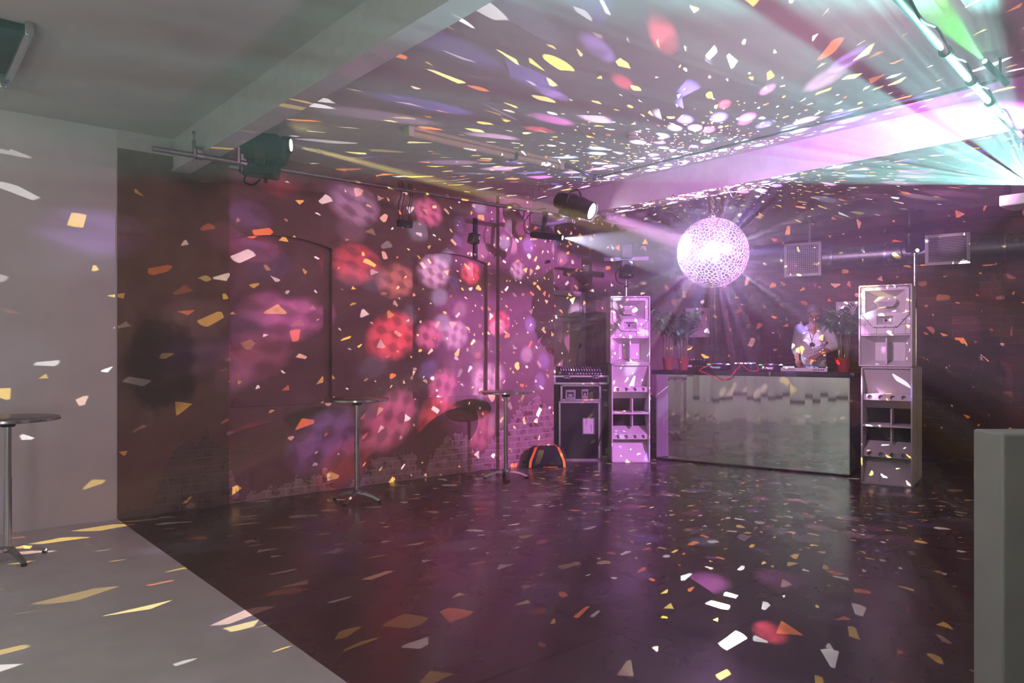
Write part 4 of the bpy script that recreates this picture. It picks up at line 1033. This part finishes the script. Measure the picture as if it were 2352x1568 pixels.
def man():
    hx = (wof(1868, 1.14))
    base = BP(hx, 1.14, .5)
    r = empty('person', 'man with grey hair in a white shirt, bowed over the controller behind the counter', 'person', base, -.42)
    SH = 1.455
    Ls, Le, Lw = (-.185, .0, SH - .035), (-.235, .03, 1.17), (-.205, -.16, .965)
    Rs, Re, Rw = (.185, -.0, SH - .035), (.275, -.035, 1.18), (.055, -.27, 1.03)
    mb = MB()
    # trunk, neck
    ell_loft(mb, [(0, .02, .90, .15, .105), (0, .02, .98, .16, .115), (0, .01, 1.10, .145, .10), (0, -.0, 1.25, .16, .11), (0, -.0, 1.36, .17, .105), (0, -.01, 1.43, .13, .085), (0, -.03, 1.48, .07, .065)])
    limb(mb, [(0, -.02, 1.43), (0, -.05, 1.51), (0, -.085, 1.57)], [.066, .058, .06])
    limb(mb, [(0, -.095, 1.30), (0, -.088, 1.40), (0, -.06, 1.47)], [.02, .045, .045])
    limb(mb, [Ls, Le, Lw], [.058, .043, .029]); limb(mb, [Rs, Re, Rw], [.058, .043, .029])
    ball(mb, Ls, .062); ball(mb, Rs, .062)
    hand(mb, Lw, (Vector((-.19, -.26, .90)) - Vector(Lw)), (0, .3, -1), -1, 1, .35)
    hand(mb, Rw, Vector((-.075, -.11, -.055)), (-.2, .1, -1), 1, 1, .45)
    for s in (-1, 1):
        limb(mb, [(s * .09, .02, .93), (s * .105, .0, .52), (s * .11, .04, .10)], [.095, .062, .043])
        limb(mb, [(s * .11, .05, .055), (s * .12, -.05, .04), (s * .125, -.14, .03)], [.042, .04, .03])
    # head, bowed forward
    T = Matrix.Translation((0, -.115, 1.625)) @ Matrix.Rotation(math.radians(38), 4, 'X') @ Matrix.Rotation(math.radians(10), 4, 'Z')
    hm = MB(); ball(hm, (0, .012, .03), .1, 20, (.80, 1.0, .98))
    ball(hm, (0, -.028, -.035), .075, 16, (.84, .95, 1.1)); ball(hm, (0, -.062, -.095), .03, 12, (1.2, .9, .8))
    hm.tube([(0, -.092, .03), (0, -.108, .0), (0, -.118, -.022), (0, -.1, -.034)], [.011, .013, .018, .012], 12)       # nose
    ball(hm, (0, -.094, -.062), .018, 10, (1.5, .6, .38)); ball(hm, (0, -.093, -.073), .017, 10, (1.35, .6, .38))        # lips
    for s in (-1, 1):
        ball(hm, (s * .082, .012, -.005), .032, 10, (.32, .75, 1.1)); ball(hm, (s * .045, -.066, -.025), .03, 10, (1, .8, .8))
        hm.tube([(s * .012, -.093, .037), (s * .032, -.091, .043), (s * .055, -.078, .038)], [.009, .011, .008], 8)       # brow
    mb.add([T @ p for p in hm.v], hm.f)
    body = mb.build('body', M['skin'], r); remesh(body, .0065, 3, .45)
    for s in (-1, 1): ball(MB(), T @ Vector((s * .033, -.081, .016)), .0125, 10).build('eye', M['eye'], r)
    # hair: cap over the skull, shorter at the sides
    hb = MB(); cap = MB(); ball(cap, (0, .017, .035), .108, 26, (.835, 1.0, .99))
    keep = [i for i, p in enumerate(cap.v)]
    fs = [f for f in cap.f if all((cap.v[i].z > .055 - max(0, cap.v[i].y) * 1.3 or (cap.v[i].y > .03 and cap.v[i].z > -.07)) and not (cap.v[i].y < -.068 and cap.v[i].z < .085) for i in f)]
    rnd = random.Random(4)
    P = [T @ (p * (1 + .035 * noise.noise(p * 28) + .012 * noise.noise(p * 90))) for p in cap.v]
    hb.add(P, fs); o = hb.build('hair', M['hair'], r)
    sm = o.modifiers.new('thick', 'SOLIDIFY'); sm.thickness = .012; sm.offset = -1
    # shirt
    mb = MB()
    ell_loft(mb, [(0, .02, .89, .182, .128), (0, .018, .96, .178, .13), (0, .01, 1.10, .172, .122), (0, -.0, 1.25, .182, .126), (0, -.0, 1.36, .188, .118), (0, .012, 1.425, .155, .088), (0, .02, 1.475, .082, .062)])
    ball(mb, Ls, .076); ball(mb, Rs, .076)
    v = Vector
    def part(a_, b_, f): return tuple(v(a_).lerp(v(b_), f))
    limb(mb, [Ls, Le, part(Le, Lw, .32)], [.074, .062, .058]); limb(mb, [Rs, Re, part(Re, Rw, .18)], [.074, .064, .060])
    limb(mb, [part(Le, Lw, .24), part(Le, Lw, .40)], [.063, .061]); limb(mb, [part(Re, Rw, .12), part(Re, Rw, .27)], [.066, .063])
    # folds
    for k in range(7):
        z0 = .98 + k * .055; mb.tube([(-.10 + .02 * k, -.105 - .003 * k, z0 - .03), (.02, -.122, z0), (.13, -.095, z0 + .05)], [.006, .012, .006], 8)
    shirt = mb.build('shirt', M['shirt'], r); remesh(shirt, .0085, 4, .5)
    # cut-out of the open neck is skin standing proud; collar and placket
    mb = MB()
    for s in (-1, 1):
        q = [(s * .075, .03, 1.49), (s * .082, -.045, 1.475), (s * .05, -.112, 1.415), (s * .105, -.10, 1.385), (s * .125, -.05, 1.44), (s * .11, .03, 1.465)]
        mb.add(q, [(0, 1, 4, 5), (1, 2, 3, 4)])
    mb.quad((-.075, .03, 1.49), (.075, .03, 1.49), (.11, .03, 1.455), (-.11, .03, 1.455)); mb.quad((-.075, .03, 1.49), (.075, .03, 1.49), (.05, .08, 1.48), (-.05, .08, 1.48))
    o = mb.build('collar', M['shirt'], shirt, recalc=False); sm = o.modifiers.new('thick', 'SOLIDIFY'); sm.thickness = .006
    MB().bx(-.018, .018, -.137, -.128, .92, 1.25).build('placket', M['shirt'], shirt, bevel=.003)
    MB().bx(.05, .14, -.133, -.118, 1.24, 1.33).build('breast_pocket', M['shirt'], shirt, bevel=.004)
    # trousers, shoes
    mb = MB(); ell_loft(mb, [(0, .02, .84, .172, .122), (0, .02, .90, .176, .126), (0, .02, .955, .174, .124)])
    for s in (-1, 1): limb(mb, [(s * .088, .02, .87), (s * .105, .0, .5), (s * .11, .035, .1)], [.1, .078, .062])
    t = mb.build('trousers', M['trouser'], r); remesh(t, .012, 3, .5)
    for s in (-1, 1):
        mb = MB(); ball(mb, (s * .115, -.04, .045), .06, 12, (.85, 2.3, .72)); mb.build('shoe', M['black'], r)
    # cord and round pendant
    mb = MB(); mb.tube(smooth_path([(-.06, -.02, 1.48), (-.062, -.10, 1.42), (-.03, -.139, 1.30), (-.012, -.140, 1.215), (.0, -.141, 1.30), (.062, -.112, 1.42), (.06, -.02, 1.48)]), .0028, 6)
    n_ = mb.build('necklace_cord', M['rubber'], r)
    MB().cyl((-.012, -.146, 1.185), (-.012, -.134, 1.185), .034, n=24).build('pendant', M['rubber'], n_)
man()
# ------------------------------------------------------------------ haze and lamps
for m_ in bpy.data.materials: m_.cycles.emission_sampling = 'NONE'
w = bpy.data.worlds.new('haze'); scene.world = w; w.use_nodes = True
wn = NT(w.node_tree)
wn.n['Background'].inputs[0].default_value = (0, 0, 0, 1); wn.n['Background'].inputs[1].default_value = 0
vs = wn.new('ShaderNodeVolumeScatter', ins={'Color': (1, 1, 1, 1), 'Density': .019, 'Anisotropy': .25})
wn.l.new(vs.outputs[0], wn.n['World Output'].inputs['Volume'])

def lamp(name, typ, loc, power, col, target=None, size=.02, angle=None, blend=.15, parent=None):
    d = bpy.data.lights.new(name, typ); d.energy = power; d.color = col[:3]
    o = bpy.data.objects.new(name, d); COL.objects.link(o); o.location = loc
    if typ in ('SPOT', 'POINT'): d.shadow_soft_size = size
    if typ == 'SPOT': d.spot_size = math.radians(angle); d.spot_blend = blend
    if target is not None:
        o.rotation_euler = (Vector(target) - Vector(loc)).to_track_quat('-Z', 'Y').to_euler()
    return o
BALL = Vector((2.26, 8.33, 2.70)); BR = .39

def ball_lamp():
    o = lamp('mirror_ball_reflections', 'POINT', BALL, 1.0, (1, 1, 1), size=0.0)
    d = o.data; d.use_nodes = True; nt = NT(d.node_tree)
    for n in list(nt.n): nt.n.remove(n)
    out = nt.new('ShaderNodeOutputLight'); em = nt.new('ShaderNodeEmission'); nt.l.new(em.outputs[0], out.inputs[0])
    dirv = nt.new('ShaderNodeTexCoord').outputs['Normal']
    def off(v): return nt.vmath('ADD', dirv, v)
    total = None
    total2 = None
    def add(c, near=False):
        nonlocal total, total2
        if near: total2 = c if total2 is None else nt.vmath('ADD', total2, c)
        else: total = c if total is None else nt.vmath('ADD', total, c)
    pal = [(0, srgb(255, 255, 255)), (.26, srgb(255, 214, 190)), (.42, srgb(255, 216, 96)), (.70, srgb(255, 138, 60)), (.86, srgb(255, 236, 150))]
    def tang(q):
        k = nt.vmath('DOT_PRODUCT', q, dirv, 1)
        return nt.vmath('SUBTRACT', q, nt.new('ShaderNodeVectorMath', operation='SCALE', ins={0: dirv, 'Scale': k}).outputs[0])
    def shards(scale, o3, size, gain):
        v = nt.vmath('SCALE', off(o3)) if False else nt.new('ShaderNodeVectorMath', operation='SCALE', ins={0: off(o3), 'Scale': scale}).outputs[0]
        c = nt.new('ShaderNodeTexVoronoi', feature='F1', ins={'Vector': v, 'Scale': 1.0})
        q = tang(nt.vmath('SUBTRACT', v, c.outputs['Position']))
        sc = nt.new('ShaderNodeSeparateColor', ins={0: c.outputs['Color']})
        R, G, B = [nt.math('SUBTRACT', sc.outputs[i], .5) for i in range(3)]
        d1 = nt.new('ShaderNodeCombineXYZ', ins={0: R, 1: G, 2: B}).outputs[0]
        d2 = nt.new('ShaderNodeCombineXYZ', ins={0: B, 1: nt.math('MULTIPLY', R, -1.0), 2: G}).outputs[0]
        d1 = nt.vmath('NORMALIZE', d1); d2 = nt.vmath('NORMALIZE', d2); d3 = nt.vmath('ADD', d1, d2)
        a = nt.vmath('DOT_PRODUCT', q, d1, 1); b = nt.vmath('DOT_PRODUCT', q, d2, 1); e = nt.math('MULTIPLY', nt.vmath('DOT_PRODUCT', q, d3, 1), -.8)
        m_ = nt.math('MAXIMUM', nt.math('MAXIMUM', a, b), e)
        m_ = nt.math('MAXIMUM', m_, nt.math('MULTIPLY', nt.vmath('LENGTH', q, None, 1), .42))
        frac = nt.math('FRACT', nt.math('MULTIPLY', sc.outputs[0], 7.31))
        sz = nt.math('MULTIPLY', size, nt.ss(nt.math('POWER', frac, 2.2), 0, 1, .4, 1.6, True))
        msk = nt.ss(m_, nt.math('SUBTRACT', sz, .016), sz, 1, 0)
        br = nt.ss(nt.math('FRACT', nt.math('MULTIPLY', sc.outputs[1], 5.7)), 0, 1, .15, 1.3, True)
        col = nt.ramp(nt.math('FRACT', nt.math('MULTIPLY', sc.outputs[2], 9.13)), pal, True)
        add(nt.new('ShaderNodeVectorMath', operation='SCALE', ins={0: col, 'Scale': nt.math('MULTIPLY', nt.math('MULTIPLY', msk, br), gain)}).outputs[0])
    shards(18.0, (.3, 1.7, .9), .088, 5.6)
    def clusters(scale, o3, keep, gain, pal2, dmask=None, rmax=.40, dots=True, near=False):
        v = nt.new('ShaderNodeVectorMath', operation='SCALE', ins={0: off(o3), 'Scale': scale}).outputs[0]
        c = nt.new('ShaderNodeTexVoronoi', feature='F1', ins={'Vector': v, 'Scale': 1.0, 'Randomness': .9})
        q = tang(nt.vmath('SUBTRACT', v, c.outputs['Position']))
        sc = nt.new('ShaderNodeSeparateColor', ins={0: c.outputs['Color']})
        r = nt.ss(nt.vmath('LENGTH', q, None, 1), rmax * .45, rmax, 1, 0)
        on = nt.math('LESS_THAN', sc.outputs[0], keep)
        k = nt.math('MULTIPLY', r, on)
        if dots:
            sn = nt.new('ShaderNodeVectorMath', operation='SINE', ins={0: nt.new('ShaderNodeVectorMath', operation='SCALE', ins={0: q, 'Scale': 34.0}).outputs[0]}).outputs[0]
            dt = nt.vmath('DOT_PRODUCT', sn, (1, 1, 1), 1)
            dm = nt.ss(dt, -.9, 1.2, .12, 1.2)
            dmix = nt.math('GREATER_THAN', sc.outputs[2], .35)
            dm = nt.math('ADD', nt.math('MULTIPLY', dm, dmix), nt.math('MULTIPLY', nt.math('SUBTRACT', 1.0, dmix), .8))
            k = nt.math('MULTIPLY', k, dm)
        if dmask is not None: k = nt.math('MULTIPLY', k, dmask)
        k = nt.math('MULTIPLY', k, nt.ss(sc.outputs[2], 0, 1, .3, 1.2, True))
        col = nt.ramp(sc.outputs[1], pal2, True)
        add(nt.new('ShaderNodeVectorMath', operation='SCALE', ins={0: col, 'Scale': nt.math('MULTIPLY', k, gain)}).outputs[0], near)
    # soft clusters of lamp images where they land on the wall, ceiling and floor
    def on_wall(px, py):
        k = (px - CX) / F; a_ = (k * RO.y - RO.x) / (RU.x - k * RU.y); Y = RO.y + RU.y * a_; return P3(px, py, Y)
    def on_ceil(px, py): return P3(px, py, (CEIL - HC) * F / (HY - py))
    RED, PINK, MAG, VIO, LIL, SAL = (1, .09, .16), (.95, .22, .55), (.85, .22, .72), (.42, .22, .85), (.85, .55, 1), (1, .32, .30)
    spots = [(on_wall, 615, 570, 36, PINK, .35), (on_wall, 640, 705, 42, MAG, .6), (on_wall, 705, 728, 50, MAG, 1.0), (on_wall, 600, 815, 62, PINK, .5), (on_wall, 820, 605, 48, RED, .9), (on_wall, 912, 645, 42, SAL, .7),
        (on_wall, 905, 770, 56, RED, 1.3), (on_wall, 1012, 622, 40, LIL, 1.1), (on_wall, 1093, 626, 28, RED, 1.0), (on_wall, 1000, 766, 34, PINK, 1.1), (on_wall, 1058, 766, 34, LIL, .9), (on_wall, 900, 962, 60, PINK, 1.0),
        (on_wall, 748, 1005, 62, VIO, .8), (on_wall, 1005, 952, 46, RED, 1.0), (on_wall, 1105, 990, 40, PINK, .9), (on_wall, 1122, 872, 36, LIL, 1.0), (on_wall, 1030, 880, 38, PINK, .9), (on_wall, 1142, 742, 28, RED, 1.0), (on_wall, 1180, 622, 24, LIL, .8),
        (on_wall, 795, 1062, 52, RED, .45), (on_wall, 560, 1025, 50, RED, .4), (on_wall, 818, 472, 48, LIL, .7), (on_wall, 985, 488, 34, PINK, .9), (on_wall, 572, 495, 36, VIO, .4), (on_wall, 440, 815, 52, VIO, .4), (on_wall, 640, 420, 34, RED, .3), (on_wall, 210, 535, 60, VIO, .45),
        (on_ceil, 1525, 85, 40, RED, .8), (on_ceil, 1432, 190, 26, RED, .6), (on_ceil, 1375, 112, 34, VIO, .7), (on_ceil, 1272, 217, 26, VIO, 1.1), (on_ceil, 1762, 206, 20, MAG, 1.2), (on_ceil, 1664, 240, 18, RED, 1.4), (on_ceil, 1945, 140, 34, VIO, 1.1), (on_ceil, 1240, 298, 22, RED, .6),
        (GR, 1770, 1450, 50, RED, .9), (GR, 1470, 1320, 34, VIO, .35), (GR, 1740, 1262, 34, VIO, .25)]
    acc = None
    for fn, px, py, r_, c_, g_ in spots:
        h = fn(px, py); h = Vector(h); dd = h - BALL
        ang = min(.11, r_ / F * h.y / dd.length * (1 if fn is on_wall else .8))
        k = nt.ss(nt.vmath('DOT_PRODUCT', dirv, tuple(dd.normalized()), 1), math.cos(ang * 1.12), math.cos(ang * .45), 0, g_)
        v_ = nt.new('ShaderNodeVectorMath', operation='SCALE', ins={0: c_, 'Scale': k}).outputs[0]
        acc = v_ if acc is None else nt.vmath('ADD', acc, v_)
    sn = nt.new('ShaderNodeVectorMath', operation='SINE', ins={0: nt.new('ShaderNodeVectorMath', operation='SCALE', ins={0: nt.new('ShaderNodeCombineXYZ', ins={0: nt.vmath('DOT_PRODUCT', dirv, tuple(RU), 1), 1: nt.vmath('DOT_PRODUCT', dirv, tuple((Vector((0, 0, 1)) * .87 + RU * .5)), 1), 2: 0.0}).outputs[0], 'Scale': 190.0}).outputs[0]}).outputs[0]
    dm = nt.ss(nt.vmath('DOT_PRODUCT', sn, (1, 1, 0), 1), -1.3, .7, .5, 1.15)
    add(nt.new('ShaderNodeVectorMath', operation='SCALE', ins={0: acc, 'Scale': nt.math('MULTIPLY', dm, 2.4)}).outputs[0])
    # broad shafts in the haze
    pal3 = [(0, srgb(150, 130, 255)), (.3, srgb(255, 200, 255)), (.5, srgb(190, 205, 255)), (.72, srgb(230, 120, 220)), (.88, srgb(225, 190, 255))]
    clusters(8.0, (21.1, 8.2, 3.7), .6, 15.0, pal3, None, .36, False, True)
    fo = nt.new('ShaderNodeLightFalloff', ins={'Strength': 1.0, 'Smooth': 0.0})
    far = nt.new('ShaderNodeVectorMath', operation='SCALE', ins={0: nt.vmath('ADD', total, (.012, .006, .013)), 'Scale': fo.outputs['Linear']}).outputs[0]
    nr = nt.new('ShaderNodeVectorMath', operation='SCALE', ins={0: nt.vmath('ADD', total2, (.02, .011, .025)), 'Scale': nt.math('DIVIDE', 1.0, nt.math('MAXIMUM', fo.outputs['Linear'], .45))}).outputs[0]
    nt.l.new(nt.vmath('ADD', far, nr), em.inputs['Color'])
    d.energy = 1500
    return o
ball_lamp()

def gobo(o, fn, falloff=None):
    d = o.data; d.use_nodes = True; nt = NT(d.node_tree)
    for n in list(nt.n): nt.n.remove(n)
    out = nt.new('ShaderNodeOutputLight'); em = nt.new('ShaderNodeEmission'); nt.l.new(em.outputs[0], out.inputs[0])
    dirv = nt.new('ShaderNodeTexCoord').outputs['Normal']
    nt.l.new(fn(nt, dirv), em.inputs['Color'])
    if falloff:
        fo = nt.new('ShaderNodeLightFalloff', ins={'Strength': 1.0}); nt.l.new(fo.outputs[falloff], em.inputs['Strength'])

# teal fan from the projector at upper right
TEAL = Vector((4.36, 6.2, 2.985))
axis = TAX
tl = lamp('projector_beam', 'SPOT', TEAL, 6600, (.36, .95, .87), TEAL + axis, .0, 52, .12)
def teal_fn(nt, dv):
    # sheets radiate about a fixed line through the lens
    R = tl.rotation_euler.to_matrix()
    wv = (Vector((0, 0, HC)) - TEAL).normalized(); wl = R.inverted() @ wv
    ax = Vector((0, 0, -1)); e1 = (ax - wl * ax.dot(wl)).normalized(); e2 = wl.cross(e1)
    x = nt.vmath('DOT_PRODUCT', dv, tuple(e1), 1); y = nt.vmath('DOT_PRODUCT', dv, tuple(e2), 1)
    ang = nt.math('ARCTAN2', y, x)
    n1 = nt.new('ShaderNodeTexNoise', noise_dimensions='1D', ins={'W': nt.math('MULTIPLY', ang, 9.0), 'Scale': 1.0, 'Detail': 3.0, 'Roughness': .6}).outputs[0]
    s = nt.ss(n1, .3, .7, .45, 1.25)
    dk = nt.ss(nt.math('ABSOLUTE', nt.math('SUBTRACT', ang, TEAL_DARK)), .012, .05, .04, 1)
    s = nt.math('MULTIPLY', s, dk)
    wd = tuple(R.inverted() @ Vector((-.30, .954, 0)))
    s = nt.math('MULTIPLY', s, nt.ss(nt.vmath('DOT_PRODUCT', dv, wd, 1), -.16, .0, 1, 0))
    ed = tuple(R.inverted() @ Vector((0, .38, 1)))
    s = nt.math('MULTIPLY', s, nt.ss(nt.vmath('DOT_PRODUCT', dv, ed, 1), -.10, .06, 1, 0))
    s = nt.math('MULTIPLY', s, nt.math('MULTIPLY', nt.ss(ang, .575, .60, 1, 0), nt.ss(ang, -.74, -.62, 0, 1)))
    return nt.new('ShaderNodeCombineColor', ins={0: s, 1: s, 2: s}).outputs[0]
TEAL_DARK = -.03
gobo(tl, teal_fn)

# pink spot that aims at the ball from the far left end of the pipe
lamp('spot_beam', 'SPOT', SPA + SPD * .07, 24000, srgb(245, 170, 255), BALL, .065, 10, .2)
# small white pin spot below it
SP2 = PSA + PSD * .02
lamp('pin_spot_beam', 'SPOT', SP2, 4200, srgb(225, 220, 255), P3(1640, 590, 7.8), .01, 24, .3)
# yellow moving head
bpy.context.view_layer.update()
SP3 = mh.matrix_basis @ Vector((.31, 0, .10))
lamp('yellow_beam', 'SPOT', SP3, 60000, srgb(255, 232, 140), BALL, .02, 3.4, .3)
# pink wash from the right, high, out of the picture: throws the ball's shadow on the left wall
SP4 = Vector((4.47, 4.6, 3.5))
lamp('pink_wash', 'SPOT', SP4, 3000, srgb(225, 130, 250), L(6.2, .2, 1.9), .03, 42, .35)
# green slit
SP5 = GA + gd * .02
lamp('green_beam', 'SPOT', SP5, 8000, srgb(90, 255, 90), SP5 + (P3(2120, -10, 4.2) - SP5), .01, 9, .3)
# unseen fill lamps added to brighten walls, ceilings and booth
a = lamp('overhead_fill', 'AREA', L(-4.5, 5.5, 3.4), 72, srgb(245, 246, 240)); a.data.shape = 'RECTANGLE'; a.data.size = 5; a.data.size_y = 7  # area lamp added under the ceiling, stands in for unseen room light
a.rotation_euler = (0, 0, TH)
lamp('left_wall_fill', 'SPOT', L(3.0, 7.5, 3.2), 560, srgb(225, 135, 180), L(3.0, 0, 1.2), .25, 80, .9)  # soft pink lamp added to lift the plaster wall
lamp('booth_fill', 'SPOT', L(2.6, 4.2, 3.3), 720, srgb(240, 185, 240), BP(2.2, .9, 1.6), .12, 40, .7)  # added lamp, brightens the man and the right stack
lamp('rear_fill', 'SPOT', L(-5.6, 7.6, 1.5), 900, srgb(245, 246, 240), L(-6.6, 5.0, CEIL), .3, 140, .8)  # added behind the camera to lift the rear bay the booth mirrors
lamp('side_fill', 'POINT', (8.2, 6.6, 1.9), 60, srgb(255, 226, 190), size=.4)  # added off to the right to light the right stack's side
lamp('bay_ceiling_fill', 'SPOT', L(2.6, 5.2, .9), 120, srgb(225, 150, 205), L(2.6, 4.6, CEIL), .3, 150, .9)  # added lamp that tints the dance bay ceiling
lamp('front_ceiling_fill', 'SPOT', L(-3.0, 8.0, 1.2), 230, srgb(250, 244, 238), L(-.6, 4.2, CEIL), .3, 110, .9)  # extra unseen lamp lifting the front bay ceiling
